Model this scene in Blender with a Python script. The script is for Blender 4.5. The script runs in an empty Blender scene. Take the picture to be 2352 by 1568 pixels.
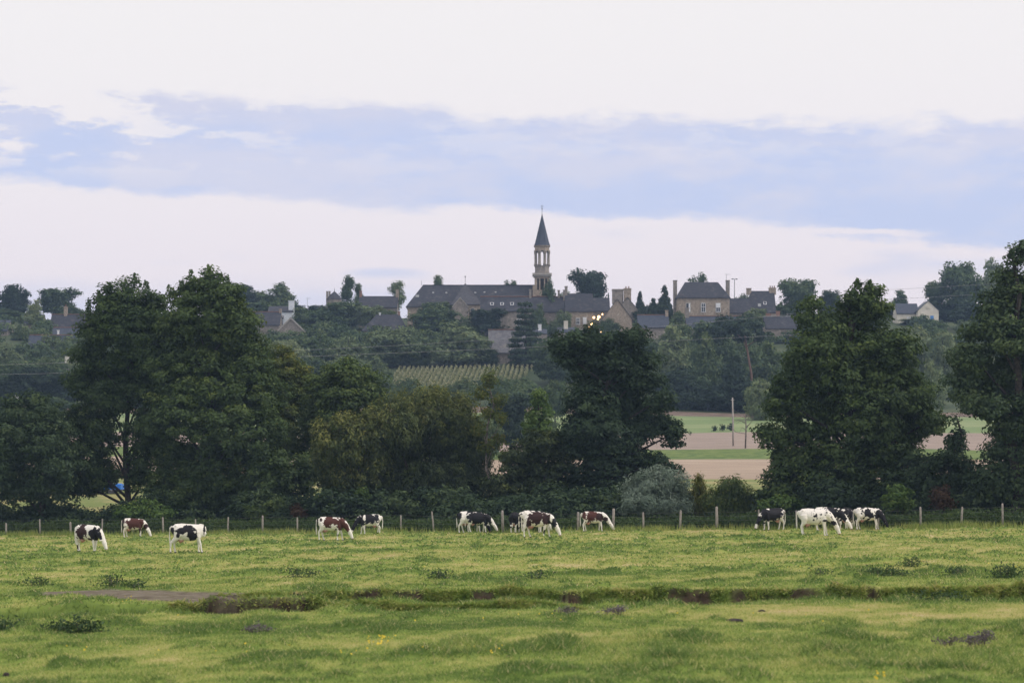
import bpy, bmesh, math, random
import numpy as np
from mathutils import Vector, Matrix

scene = bpy.context.scene
COL = scene.collection
R = math.radians

# ------------------------------------------------------------------ camera
FPX, HY, CX, CAMH = 5513.0, 1122.7, 1176.0, 3.0      # focal length etc. in units of a 2352-wide frame
cam = bpy.data.cameras.new('camera')
cam.sensor_width = 36.0
cam.lens = 36.0 * FPX / 2352.0
cam.shift_y = (HY - 784.0) / 2352.0
cam.clip_start = 0.5
cam.clip_end = 6000
cam.dof.use_dof = True
cam.dof.focus_distance = 165.0
cam.dof.aperture_fstop = 2.2
camo = bpy.data.objects.new('camera', cam)
camo.location = (0, 0, CAMH)
camo.rotation_euler = (R(90), 0, 0)
COL.objects.link(camo)
scene.camera = camo

# ------------------------------------------------------------------ light
SUN_EL, SUN_AZ = R(46), R(108)          # azimuth from +Y towards +X : to the right
world = bpy.data.worlds.new('World')
scene.world = world
world.use_nodes = True
nt = world.node_tree
nt.nodes.clear()


def N(t, typ, **kw):
    n = t.nodes.new(typ)
    for k, v in kw.items():
        setattr(n, k, v)
    return n


def mth(t, op, a, b=None, c=None, clamp=False):
    n = t.nodes.new('ShaderNodeMath')
    n.operation = op
    n.use_clamp = clamp
    for i, v in enumerate((a, b, c)):
        if v is None:
            continue
        if isinstance(v, (int, float)):
            n.inputs[i].default_value = v
        else:
            t.links.new(v, n.inputs[i])
    return n.outputs[0]


def mixc(t, f, a, b):
    n = t.nodes.new('ShaderNodeMix')
    n.data_type = 'RGBA'
    for s, v in ((n.inputs[0], f), (n.inputs[6], a), (n.inputs[7], b)):
        if isinstance(v, (int, float)):
            s.default_value = v
        elif isinstance(v, tuple):
            s.default_value = v if len(v) == 4 else (*v, 1)
        else:
            t.links.new(v, s)
    return n.outputs[2]


def sstep(t, e0, e1, v):
    n = t.nodes.new('ShaderNodeMapRange')
    n.interpolation_type = 'SMOOTHSTEP'
    for s, x in ((n.inputs[0], v), (n.inputs[1], e0), (n.inputs[2], e1)):
        if isinstance(x, (int, float)):
            s.default_value = x
        else:
            t.links.new(x, s)
    return n.outputs[0]


def noise(t, vec, scale, detail=4, rough=.55):
    n = t.nodes.new('ShaderNodeTexNoise')
    n.inputs['Scale'].default_value = scale
    n.inputs['Detail'].default_value = detail
    n.inputs['Roughness'].default_value = rough
    if vec is not None:
        t.links.new(vec, n.inputs['Vector'])
    return n.outputs[0]


def build_world():
    t = nt
    tc = N(t, 'ShaderNodeTexCoord')
    sp = N(t, 'ShaderNodeSeparateXYZ')
    t.links.new(tc.outputs['Generated'], sp.inputs[0])
    az = mth(t, 'ARCTAN2', sp.outputs[0], sp.outputs[1])
    el = mth(t, 'ARCSINE', sp.outputs[2])
    u = mth(t, 'MULTIPLY', az, 5.513)
    v = mth(t, 'MULTIPLY', el, 5.513)

    def uv(su, sv, off):
        c = N(t, 'ShaderNodeCombineXYZ')
        t.links.new(mth(t, 'MULTIPLY', u, su), c.inputs[0])
        t.links.new(mth(t, 'MULTIPLY', v, sv), c.inputs[1])
        c.inputs[2].default_value = off
        return c.outputs[0]
    n1 = noise(t, uv(1, 3.0, 1.3), 1.6, 6, .55)
    n2 = noise(t, uv(1, 3.2, 7.7), 4.2, 7, .6)
    n3 = noise(t, uv(1, 5.0, 3.1), 1.1, 4, .5)
    n4 = noise(t, uv(1, 2.2, 9.3), 14., 6, .62)
    su = mth(t, 'SINE', u)
    lo = mth(t, 'MULTIPLY_ADD', su, -.058, .630)
    lo = mth(t, 'SUBTRACT', lo, mth(t, 'MULTIPLY', sstep(t, .60, .92, su), .035))
    hi = mth(t, 'MULTIPLY_ADD', su, -.040, .862)
    d1 = mth(t, 'MULTIPLY', mth(t, 'SUBTRACT', n1, .5), .10)
    d2 = mth(t, 'ADD', mth(t, 'MULTIPLY', mth(t, 'SUBTRACT', n2, .5), .13), mth(t, 'MULTIPLY', mth(t, 'SUBTRACT', n4, .5), .055))
    vl = mth(t, 'ADD', v, mth(t, 'MULTIPLY', mth(t, 'ADD', d1, d2), .65))
    vh = mth(t, 'ADD', v, mth(t, 'ADD', d1, d2))
    a = sstep(t, mth(t, 'SUBTRACT', lo, .012), mth(t, 'ADD', lo, .022), vl)
    b = sstep(t, mth(t, 'ADD', hi, .020), mth(t, 'SUBTRACT', hi, .030), vh)
    # ragged holes, mostly towards the left end of the bank and near its top
    hole = sstep(t, .48, .60, mth(t, 'ADD', n2, mth(t, 'MULTIPLY', mth(t, 'SUBTRACT', n4, .5), .3)))
    leftw = sstep(t, .45, 1.25, mth(t, 'MULTIPLY', su, -1.25))
    topw = sstep(t, .68, .80, v)
    hole = mth(t, 'MULTIPLY', hole, mth(t, 'MULTIPLY_ADD', mth(t, 'MULTIPLY', leftw, topw), .95, mth(t, 'MULTIPLY_ADD', topw, .22, .06)), clamp=True)
    band = mth(t, 'MULTIPLY', mth(t, 'MULTIPLY', a, b), mth(t, 'SUBTRACT', 1.0, hole), clamp=True)
    # faint wisps under and over the bank
    wl = mth(t, 'MULTIPLY', sstep(t, .56, .72, n3), sstep(t, .70, .52, v))
    wl = mth(t, 'MULTIPLY', wl, .75)
    lowb = mth(t, 'MULTIPLY', sstep(t, .50, .42, mth(t, 'ADD', v, mth(t, 'MULTIPLY', d1, 1.2))), .55)
    lowb = mth(t, 'MULTIPLY', lowb, sstep(t, .55, -.5, su))
    streak = mth(t, 'SUBTRACT', v, mth(t, 'ADD', .578, mth(t, 'MULTIPLY', mth(t, 'SUBTRACT', n2, .5), .06)))
    streak = mth(t, 'DIVIDE', streak, .014)
    streak = sstep(t, 1.0, .2, mth(t, 'ABSOLUTE', streak))
    streak = mth(t, 'MULTIPLY', streak, mth(t, 'MULTIPLY', sstep(t, .58, .72, u), sstep(t, 1.02, .86, u)))
    band = mth(t, 'MULTIPLY', band, mth(t, 'SUBTRACT', 1.0, mth(t, 'MULTIPLY', streak, .9)))
    # a flat lens shaped cloud low in the sky
    lu = mth(t, 'DIVIDE', mth(t, 'ADD', u, .29), .115)
    lv = mth(t, 'DIVIDE', mth(t, 'SUBTRACT', v, .489), .020)
    le = sstep(t, 1.2, .0, mth(t, 'ADD', mth(t, 'MULTIPLY', lu, lu), mth(t, 'MULTIPLY', lv, mth(t, 'ABSOLUTE', lv))))
    le = mth(t, 'MULTIPLY', mth(t, 'MULTIPLY', le, sstep(t, -.9, .3, lv)), .7)
    wl = mth(t, 'MAXIMUM', wl, le)
    cl = mth(t, 'MAXIMUM', band, mth(t, 'MAXIMUM', wl, lowb))
    grad = sstep(t, .35, 1.1, v)
    clear = mixc(t, grad, (.868, .785, .838), (.915, .872, .862))
    shade = noise(t, uv(1, 3.0, 5.5), 2.6, 5, .55)
    ccol = mixc(t, sstep(t, .40, .62, shade), (.560, .622, .850), (.665, .672, .822))
    ccol = mixc(t, sstep(t, .78, .90, v), ccol, (.66, .660, .800))
    veil = mixc(t, cl, clear, ccol)
    bg1 = N(t, 'ShaderNodeBackground')
    t.links.new(veil, bg1.inputs[0])
    bg1.inputs[1].default_value = 1.0
    sky = N(t, 'ShaderNodeTexSky', sky_type='NISHITA', sun_disc=False, sun_elevation=SUN_EL, sun_rotation=SUN_AZ)
    sky.air_density = 1.0
    sky.dust_density = 2.0
    bg2 = N(t, 'ShaderNodeBackground')
    t.links.new(sky.outputs[0], bg2.inputs[0])
    bg2.inputs[1].default_value = .12
    mx = N(t, 'ShaderNodeMixShader')
    mx.inputs[0].default_value = .90
    t.links.new(bg2.outputs[0], mx.inputs[1])
    t.links.new(bg1.outputs[0], mx.inputs[2])
    out = N(t, 'ShaderNodeOutputWorld')
    t.links.new(mx.outputs[0], out.inputs[0])


build_world()
sun = bpy.data.lights.new('sun', 'SUN')
sun.energy = 1.5
sun.angle = R(28)
sun.color = (1.0, .93, .85)
suno = bpy.data.objects.new('sun', sun)
sd = Vector((math.sin(SUN_AZ) * math.cos(SUN_EL), math.cos(SUN_AZ) * math.cos(SUN_EL), math.sin(SUN_EL)))
suno.rotation_euler = sd.to_track_quat('Z', 'Y').to_euler()
suno.location = sd * 300
COL.objects.link(suno)
vs = scene.view_settings
vs.view_transform = 'Standard'
vs.look = 'None'
vs.exposure = 0.13
vs.gamma = 1
vs.use_curve_mapping = False
cy = scene.cycles
cy.max_bounces = 5
cy.diffuse_bounces = 3
cy.transmission_bounces = 4
cy.transparent_max_bounces = 6
cy.volume_bounces = 0
cy.use_denoising = True
cy.caustics_reflective = cy.caustics_refractive = False

# ------------------------------------------------------------------ numpy noise


def _hash(ix, iy, seed):
    h = (ix.astype(np.int64) * 374761393 + iy.astype(np.int64) * 668265263 + seed * 1442695041) & 0xffffffff
    h = ((h ^ (h >> 13)) * 1274126177) & 0xffffffff
    h = (h ^ (h >> 16)) & 0xffffff
    return h / float(0xffffff)


def vn(x, y, seed=0):
    x = np.asarray(x, float)
    y = np.asarray(y, float)
    ix, iy = np.floor(x), np.floor(y)
    fx, fy = x - ix, y - iy
    fx, fy = fx * fx * (3 - 2 * fx), fy * fy * (3 - 2 * fy)
    a, b = _hash(ix, iy, seed), _hash(ix + 1, iy, seed)
    c, d = _hash(ix, iy + 1, seed), _hash(ix + 1, iy + 1, seed)
    return (a * (1 - fx) + b * fx) * (1 - fy) + (c * (1 - fx) + d * fx) * fy


def fbm(x, y, seed=0, o=4, g=.5):
    s, a, t = 0, 1.0, 0
    for i in range(o):
        s = s + a * vn(x * 2 ** i, y * 2 ** i, seed + i * 17)
        t += a
        a *= g
    return s / t


def ss(a, b, x):
    t = np.clip((np.asarray(x, float) - a) / (b - a), 0, 1)
    return t * t * (3 - 2 * t)


# ------------------------------------------------------------------ terrain
PY = np.array([-60, 190, 235, 258, 330, 350, 400, 440, 450, 490, 520, 560, 600, 640, 660, 720, 1150.])
PD = [None, None, 1128, 1100, 1055, 1033, 995, 955, 945, 900, 850, 800, 757, 738, 731, None, None]
PZ = np.array([0, 0] + [CAMH + (HY - d) * y / FPX for d, y in list(zip(PD, PY))[2:15]] + [50.5, 30.])


def prof(y):
    # smooth version of the hill profile
    y = np.asarray(y, float)
    return (np.interp(y - 6, PY, PZ) + np.interp(y, PY, PZ) * 2 + np.interp(y + 6, PY, PZ)) / 4


def fence_y(x):
    return 167.3 - .526 * np.asarray(x, float)


def scarp_line(x):     # the long low bank crossing the pasture
    x = np.asarray(x, float)
    return 69.4 - .19 * x + 1.1 * (fbm(x * .25, x * 0, 5, 3) - .5) * 2 + .55 * (vn(x * 1.3, x * 0, 9) - .5) + .32 * (vn(x * 3.6, x * 0, 19) - .5)


def chan_line(x):      # far bank of the sunken drain in front of it, on the left
    x = np.asarray(x, float)
    return 66.4 - 2.6 * ss(-5.5, -3.0, x) + .7 * (fbm(x * .3, x * 0, 21, 3) - .5) * 2 - .6 * ss(-8.5, -11, x) + .3 * (vn(x * 2.9, x * 0, 29) - .5)


def pasture(x, y):
    """height, soil amount, lushness and dryness of the pasture"""
    tilt = .018 * x * (1 - ss(60, 110, np.abs(x)) * .6)
    z = tilt + .0 * y
    # bumps
    b = (fbm(x * .55, y * .38, 31, 4) - .5) * .10 + (fbm(x * .12, y * .10, 33, 2) - .5) * .14
    b += np.maximum(0, fbm(x * 1.1, y * .62, 35, 3) - .56) * .55
    z = z + b * ss(10, 30, y)
    soil = np.zeros_like(z)
    lush = np.zeros_like(z)
    # bank : ground in front of it is lower
    sl = scarp_line(x)
    amt = (.33 + .30 * (fbm(x * .5, x * 0, 37, 2) - .5)) * ss(-9.5, -7.0, x)
    near = 1 - ss(-.13, .08, y - sl)
    back = ss(-10, -1.2, y - sl)
    z = z - amt * near * back
    z = z + .09 * np.exp(-((y - sl - .45) / .5) ** 2) * ss(-9.5, -7, x)
    face = np.exp(-((y - sl + .06) / .26) ** 2) * ss(-9.5, -7.5, x)
    lush = np.maximum(lush, face * .95)
    soil = np.maximum(soil, face * np.clip((fbm(x * 1.1, y * .2, 41, 3) - .50) * 9, 0, 1))
    lush = np.maximum(lush, .62 * near * ss(-9, -3, y - sl) * ss(-9, -7, x))
    # drain
    cl = chan_line(x)
    dpt = .40 + .40 * ss(-9.4, -8.4, x) - .48 * ss(-5.8, -4.6, x) - .28 * ss(-1, 3, x)
    wid = 6.4 - 3.6 * ss(-5.6, -4, x)
    prof_c = ss(0, 1, (y - cl + wid) / (wid - .9)) * (1 - ss(-.16, .08, y - cl))
    z = z - dpt * prof_c
    z = z + (.14 + .15 * (1 - ss(-5.6, -4.6, x))) * np.exp(-(np.maximum(0, y - cl - .35) / 1.3) ** 2) * ss(-.16, .08, y - cl) * ss(-9, -8, x) * (1 - ss(0, 3, x))
    fc = np.maximum(np.exp(-((y - cl + .10) / .22) ** 2), ss(-1.3, -.7, y - cl) * (1 - ss(-.1, .08, y - cl)))
    soil = np.maximum(soil, fc * ss(-9.2, -8.2, x) * (1 - ss(-5.7, -5.0, x)) * 1.3)
    lush = np.maximum(lush, ss(-6.2, -4.6, y - cl) * (1 - ss(-.2, .5, y - cl)) * (1 - ss(-8.4, -7.4, x)))
    lush = np.maximum(lush, np.exp(-((y - cl + .4) / 1.3) ** 2) * ss(-5.7, -5, x) * (1 - ss(0, 4, x)) * .95)
    lush = np.maximum(lush, np.exp(-((y - cl - .8) / .9) ** 2) * ss(-9, -8, x) * (1 - ss(-5.5, -4, x)) * .8)
    # trodden mud
    mx = (x + 9.0 + .60 * (y - 69)) / 2.6
    my = (y - 72.0) / 6.0
    md = mx ** 2 + my ** 2 + (fbm(x * .5, y * .35, 51, 4) - .5) * 1.1
    mud = 1 - ss(.78, .98, md)
    z = z - .02 * mud - b * mud * .8 * ss(10, 30, y)
    soil = np.maximum(soil, mud)
    lush = lush * (1 - mud)
    dry = fbm(x * .16, y * .13, 61, 4) + (fbm(x * 1.1, y * .7, 63, 4, .65) - .5) * 1.05
    tus = np.clip((fbm(x * 1.1, y * .62, 35, 3) - .56) * 9, 0, 1)
    dry = dry - .20 * tus * (1 - soil)
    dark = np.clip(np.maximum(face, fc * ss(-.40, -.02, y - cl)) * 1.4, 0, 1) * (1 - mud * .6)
    return z, np.clip(soil, 0, 1), np.clip(lush, 0, 1), dry, dark


def gz(x, y):
    x = np.asarray(x, float)
    y = np.asarray(y, float)
    zp = pasture(x, y)[0]
    f = ss(182, 215, y + .25 * x)
    hill = prof(y) + (fbm(x * .02, y * .02, 71, 3) - .5) * 1.6 * ss(230, 300, y)
    return zp * (1 - f) + hill * f


def gz1(x, y):
    return float(gz(np.array([x]), np.array([y]))[0])


def X(xd, y):
    return (xd - CX) * y / FPX


def Z(yd, y):
    return CAMH + (HY - yd) * y / FPX


def on_pasture(xd, yd):
    """ground point of the pasture seen at (xd, yd) of the frame"""
    y = 16539.0 / max(20, (yd - HY) + .018 * (xd - CX))
    for _ in range(12):
        x = X(xd, y)
        y = .5 * y + .5 * FPX * (CAMH - gz1(x, y)) / (yd - HY)
    return X(xd, y), y, gz1(X(xd, y), y)


# ------------------------------------------------------------------ object helpers
def tag(o, label=None, cat=None, group=None, kind=None):
    for k, v in (('label', label), ('category', cat), ('group', group), ('kind', kind)):
        if v:
            o[k] = v
    return o


def link(name, me, mat=None, parent=None, loc=None, rz=None):
    o = bpy.data.objects.new(name, me)
    COL.objects.link(o)
    if mat is not None and me is not None and not me.materials:
        me.materials.append(mat)
    if parent is not None:
        o.parent = parent
    if loc is not None:
        o.location = loc
    if rz is not None:
        o.rotation_euler = (0, 0, rz)
    return o


def empty(name, loc, rz=0.0):
    o = bpy.data.objects.new(name, None)
    o.empty_display_size = .3
    o.location = loc
    o.rotation_euler = (0, 0, rz)
    COL.objects.link(o)
    return o


def mesh_np(name, verts, faces_flat, nper, attrs=None, smooth=False):
    me = bpy.data.meshes.new(name)
    nv, nf = len(verts), len(faces_flat) // nper
    me.vertices.add(nv)
    me.vertices.foreach_set('co', np.asarray(verts, np.float32).ravel())
    me.loops.add(nf * nper)
    me.loops.foreach_set('vertex_index', np.asarray(faces_flat, np.int32))
    me.polygons.add(nf)
    me.polygons.foreach_set('loop_start', np.arange(0, nf * nper, nper, dtype=np.int32))
    if smooth:
        me.polygons.foreach_set('use_smooth', np.ones(nf, bool))
    for k, (dom, val) in (attrs or {}).items():
        if val.ndim == 1:
            at = me.attributes.new(k, 'FLOAT', dom)
            at.data.foreach_set('value', np.asarray(val, np.float32))
        else:
            at = me.attributes.new(k, 'FLOAT_COLOR', dom)
            c4 = np.ones((len(val), 4), np.float32)
            c4[:, :3] = val
            at.data.foreach_set('color', c4.ravel())
    me.update(calc_edges=True)
    return me


class MB:
    """collects boxes, tubes and polygons for one mesh"""

    def __init__(s):
        s.v, s.f, s.sm = [], [], []

    def poly(s, pts):
        i = len(s.v)
        s.v += [tuple(p) for p in pts]
        s.f.append(tuple(range(i, i + len(pts))))
        s.sm.append(False)

    def box(s, c, d, rz=0.0, top=None):
        i = len(s.v)
        ca, sa = math.cos(rz), math.sin(rz)
        tx, ty = top if top else (1, 1)
        for kz in (-1, 1):
            for kx, ky in ((-1, -1), (1, -1), (1, 1), (-1, 1)):
                q = (tx, ty) if kz > 0 else (1, 1)
                x, y = kx * d[0] / 2 * q[0], ky * d[1] / 2 * q[1]
                s.v.append((c[0] + x * ca - y * sa, c[1] + x * sa + y * ca, c[2] + kz * d[2] / 2))
        for f in ((3, 2, 1, 0), (4, 5, 6, 7), (0, 1, 5, 4), (1, 2, 6, 5), (2, 3, 7, 6), (3, 0, 4, 7)):
            s.f.append(tuple(i + k for k in f))
            s.sm.append(False)
        return s

    def tube(s, pts, rad, n=7, caps=True, smooth=True):
        pts = [Vector(p) for p in pts]
        i0 = len(s.v)
        up = Vector((.123, .31, .94)).normalized()
        for k, p in enumerate(pts):
            a, b = pts[max(0, k - 1)], pts[min(len(pts) - 1, k + 1)]
            d = (b - a)
            if d.length < 1e-6:
                d = Vector((0, 0, 1))
            d.normalize()
            e1 = d.cross(up)
            if e1.length < .2:
                e1 = d.cross(Vector((1, 0, 0)))
            e1.normalize()
            e2 = d.cross(e1)
            r = rad[k] if isinstance(rad, (list, tuple)) else rad
            for j in range(n):
                t = 2 * math.pi * j / n
                q = p + e1 * math.cos(t) * r + e2 * math.sin(t) * r
                s.v.append((q.x, q.y, q.z))
        for k in range(len(pts) - 1):
            for j in range(n):
                a = i0 + k * n + j
                b = i0 + k * n + (j + 1) % n
                s.f.append((a, b, b + n, a + n))
                s.sm.append(smooth)
        if caps:
            s.f.append(tuple(i0 + j for j in range(n))[::-1])
            s.f.append(tuple(i0 + (len(pts) - 1) * n + j for j in range(n)))
            s.sm += [False, False]
        return s

    def lathe(s, prof_, c=(0, 0, 0), n=8, rot=0.0, smooth=False):
        i0 = len(s.v)
        for r, z in prof_:
            for j in range(n):
                t = 2 * math.pi * j / n + rot
                s.v.append((c[0] + r * math.cos(t), c[1] + r * math.sin(t), c[2] + z))
        for k in range(len(prof_) - 1):
            for j in range(n):
                a = i0 + k * n + j
                b = i0 + k * n + (j + 1) % n
                s.f.append((a, b, b + n, a + n))
                s.sm.append(smooth)
        s.f.append(tuple(i0 + j for j in range(n))[::-1])
        s.f.append(tuple(i0 + (len(prof_) - 1) * n + j for j in range(n)))
        s.sm += [False, False]
        return s

    def mesh(s, name):
        me = bpy.data.meshes.new(name)
        me.from_pydata(s.v, [], s.f)
        me.polygons.foreach_set('use_smooth', s.sm)
        me.update()
        return me

    def build(s, name, mat, parent=None, loc=None, rz=None):
        return link(name, s.mesh(name), mat, parent, loc, rz)


# ------------------------------------------------------------------ materials
MATS = {}


def new_mat(name):
    m = bpy.data.materials.new(name)
    m.use_nodes = True
    m.node_tree.nodes.clear()
    out = m.node_tree.nodes.new('ShaderNodeOutputMaterial')
    MATS[name] = m
    return m, m.node_tree, out


def ramp(t, fac, stops):
    n = t.nodes.new('ShaderNodeValToRGB')
    el = n.color_ramp.elements
    while len(el) < len(stops):
        el.new(.5)
    for e, (p, c) in zip(el, stops):
        e.position = p
        e.color = (*c, 1)
    t.links.new(fac, n.inputs[0])
    return n.outputs[0]


def leaf_mat(name, stops, trans=.28):
    m, t, out = new_mat(name)
    at = N(t, 'ShaderNodeAttribute', attribute_name='tint')
    oi = N(t, 'ShaderNodeObjectInfo')
    f = mth(t, 'ADD', at.outputs['Fac'], mth(t, 'MULTIPLY', mth(t, 'SUBTRACT', oi.outputs['Random'], .5), .38))
    c = ramp(t, f, stops)
    d = N(t, 'ShaderNodeBsdfDiffuse')
    tr = N(t, 'ShaderNodeBsdfTranslucent')
    g = N(t, 'ShaderNodeBsdfGlossy')
    g.inputs['Roughness'].default_value = .55
    t.links.new(c, d.inputs[0])
    t.links.new(c, tr.inputs[0])
    g.inputs[0].default_value = (.5, .55, .6, 1)
    m1 = N(t, 'ShaderNodeMixShader')
    m1.inputs[0].default_value = trans
    t.links.new(d.outputs[0], m1.inputs[1])
    t.links.new(tr.outputs[0], m1.inputs[2])
    m2 = N(t, 'ShaderNodeMixShader')
    m2.inputs[0].default_value = .025
    t.links.new(m1.outputs[0], m2.inputs[1])
    t.links.new(g.outputs[0], m2.inputs[2])
    t.links.new(m2.outputs[0], out.inputs[0])
    return m


def surf_mat(name, c1, c2, scale, rough=.85, c3=None, scale3=1.0, lo=.4, hi=.6, bump=0.0, stretch=None, obj=True):
    m, t, out = new_mat(name)
    tc = N(t, 'ShaderNodeTexCoord')
    src = tc.outputs['Object']
    if not obj:
        ge = N(t, 'ShaderNodeNewGeometry')
        src = ge.outputs['Position']
    mp = N(t, 'ShaderNodeMapping')
    if stretch:
        mp.inputs['Scale'].default_value = stretch
    t.links.new(src, mp.inputs[0])
    n = noise(t, mp.outputs[0], scale, 5, .6)
    c = mixc(t, sstep(t, lo, hi, n), c1, c2)
    if c3:
        n3 = noise(t, mp.outputs[0], scale3, 3, .6)
        c = mixc(t, sstep(t, .55, .68, n3), c, c3)
    p = N(t, 'ShaderNodeBsdfPrincipled')
    t.links.new(c, p.inputs['Base Color'])
    p.inputs['Roughness'].default_value = rough
    p.inputs['Specular IOR Level'].default_value = .3
    if bump:
        bp = N(t, 'ShaderNodeBump')
        bp.inputs['Strength'].default_value = bump
        t.links.new(n, bp.inputs['Height'])
        t.links.new(bp.outputs[0], p.inputs['Normal'])
    t.links.new(p.outputs[0], out.inputs[0])
    return m


def emit_mat(name, col, s):
    m, t, out = new_mat(name)
    e = N(t, 'ShaderNodeEmission')
    e.inputs[0].default_value = (*col, 1)
    e.inputs[1].default_value = s
    t.links.new(e.outputs[0], out.inputs[0])
    return m


LEAF = {
    'alder': leaf_mat('leaf_alder', [(0, (.028, .052, .018)), (.5, (.074, .116, .034)), (.85, (.132, .178, .046)), (1, (.175, .205, .052))]),
    'dark': leaf_mat('leaf_dark', [(0, (.022, .042, .021)), (.6, (.056, .092, .040)), (1, (.108, .150, .054))]),
    'yellow': leaf_mat('leaf_yellow', [(0, (.045, .070, .020)), (.5, (.110, .140, .030)), (1, (.230, .195, .026))]),
    'olive': leaf_mat('leaf_olive', [(0, (.028, .044, .017)), (.45, (.068, .094, .031)), (.75, (.135, .160, .046)), (1, (.235, .235, .064))]),
    'sage': leaf_mat('leaf_sage', [(0, (.090, .130, .092)), (.5, (.185, .245, .180)), (1, (.32, .38, .30))]),
    'light': leaf_mat('leaf_light', [(0, (.050, .100, .024)), (.6, (.115, .185, .042)), (1, (.205, .255, .055))]),
    'rust': leaf_mat('leaf_rust', [(0, (.055, .032, .018)), (.6, (.095, .055, .026)), (1, (.13, .09, .035))]),
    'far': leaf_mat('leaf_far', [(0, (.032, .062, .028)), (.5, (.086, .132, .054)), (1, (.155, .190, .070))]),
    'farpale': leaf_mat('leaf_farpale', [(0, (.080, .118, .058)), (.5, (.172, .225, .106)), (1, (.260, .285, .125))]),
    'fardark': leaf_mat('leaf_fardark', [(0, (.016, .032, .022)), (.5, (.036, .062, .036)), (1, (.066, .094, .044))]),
    'maize': leaf_mat('leaf_maize', [(0, (.09, .12, .05)), (.6, (.22, .25, .12)), (1, (.40, .38, .23))]),
}
BARK = surf_mat('bark', (.055, .048, .042), (.025, .022, .020), 6, .95)
BARKP = surf_mat('bark_pale', (.20, .175, .155), (.10, .088, .080), 5, .95)
BARKR = surf_mat('bark_pine', (.24, .15, .11), (.14, .09, .075), 4, .95)

# grass (ground and blades share the tint attribute)
GR_STOPS = [(0, (.088, .140, .034)), (.28, (.185, .250, .060)), (.55, (.300, .318, .098)), (.78, (.395, .360, .150)), (1, (.48, .39, .235))]


def ground_mat():
    m, t, out = new_mat('pasture_ground')
    a = N(t, 'ShaderNodeAttribute', attribute_name='tint')
    s = N(t, 'ShaderNodeAttribute', attribute_name='soil')
    ge = N(t, 'ShaderNodeNewGeometry')
    n = noise(t, ge.outputs['Position'], 3.0, 6, .65)
    f = mth(t, 'ADD', a.outputs['Fac'], mth(t, 'MULTIPLY', mth(t, 'SUBTRACT', n, .5), .55))
    c = ramp(t, f, GR_STOPS)
    sc = ramp(t, noise(t, ge.outputs['Position'], 2.2, 6, .65), [(.30, (.058, .048, .036)), (.48, (.165, .140, .110)), (.60, (.210, .180, .145)), (.75, (.320, .280, .230))])
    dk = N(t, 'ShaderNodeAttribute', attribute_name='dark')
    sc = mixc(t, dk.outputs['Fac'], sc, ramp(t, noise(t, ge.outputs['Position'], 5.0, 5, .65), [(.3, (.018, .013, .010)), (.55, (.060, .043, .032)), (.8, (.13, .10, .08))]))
    c = mixc(t, mth(t, 'ADD', s.outputs['Fac'], mth(t, 'MULTIPLY', mth(t, 'SUBTRACT', n, .5), mth(t, 'MULTIPLY', s.outputs['Fac'], .9)), clamp=True), c, sc)
    p = N(t, 'ShaderNodeBsdfDiffuse')
    t.links.new(c, p.inputs[0])
    bp = N(t, 'ShaderNodeBump')
    bp.inputs['Strength'].default_value = .6
    bp.inputs['Distance'].default_value = .08
    t.links.new(n, bp.inputs['Height'])
    t.links.new(bp.outputs[0], p.inputs['Normal'])
    t.links.new(p.outputs[0], out.inputs[0])
    return m


GROUND = ground_mat()
BLADE = leaf_mat('grass_blade', [(p, tuple(min(.72, 1.42 * q) for q in c)) for p, c in GR_STOPS], .40)

# ------------------------------------------------------------------ ground strips


def xcols(dense, n_in, n_out):
    a = np.linspace(-dense, dense, n_in)
    o = dense + (np.linspace(0, 1, n_out + 1)[1:]) ** 1.6 * (2.6 - dense)
    return np.concatenate([-o[::-1], a, o])


def strip(name, rows, U, mat, ybound=None, attr=False):
    """rows : y values ; U : columns in units of .2135*y+4 ; ybound(x) warps both ends"""
    rows = np.asarray(rows, float)
    yy = np.repeat(rows[:, None], len(U), 1)
    xx = U[None, :] * (.2135 * np.maximum(yy, 20) + 4)
    if ybound:
        yy = yy + ybound(xx, yy)
    z = gz(xx, yy)
    at = None
    if attr:
        _, soil, lush, dry, dark = pasture(xx, yy)
        at = {'tint': ('POINT', tint_of(lush, dry, xx, yy).ravel()), 'soil': ('POINT', soil.ravel()), 'dark': ('POINT', dark.ravel())}
    nr, nc = xx.shape
    idx = np.arange(nr * nc).reshape(nr, nc)
    q = np.stack([idx[:-1, :-1], idx[:-1, 1:], idx[1:, 1:], idx[1:, :-1]], -1).reshape(-1)
    me = mesh_np(name, np.stack([xx, yy, z], -1).reshape(-1, 3), q, 4, at, True)
    return tag(link(name, me, mat), kind='structure')


def tint_of(lush, dry, x, y):
    t = .46 + (dry - .5) * 1.0
    t = t - .12 * ss(66, 44, y) + .07 * ss(80, 110, y)
    return np.clip(t * (1 - lush) + (.17 + .35 * (fbm(x * 1.4, y * .9, 65, 3) - .5)) * lush, 0, 1)


rows = np.concatenate([np.linspace(-40, 34, 16), np.arange(35, 58, .22), np.arange(58, 79, .085), np.arange(79, 126, .28), np.arange(126, 190, .45)])
UU = xcols(1.06, 280, 14)
strip('pasture', rows, UU, GROUND, attr=True)


def shear(x, y):      # field boundaries slope a little
    return -.05 * x * ss(200, 250, y) * (1 - ss(430, 470, y))


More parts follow.
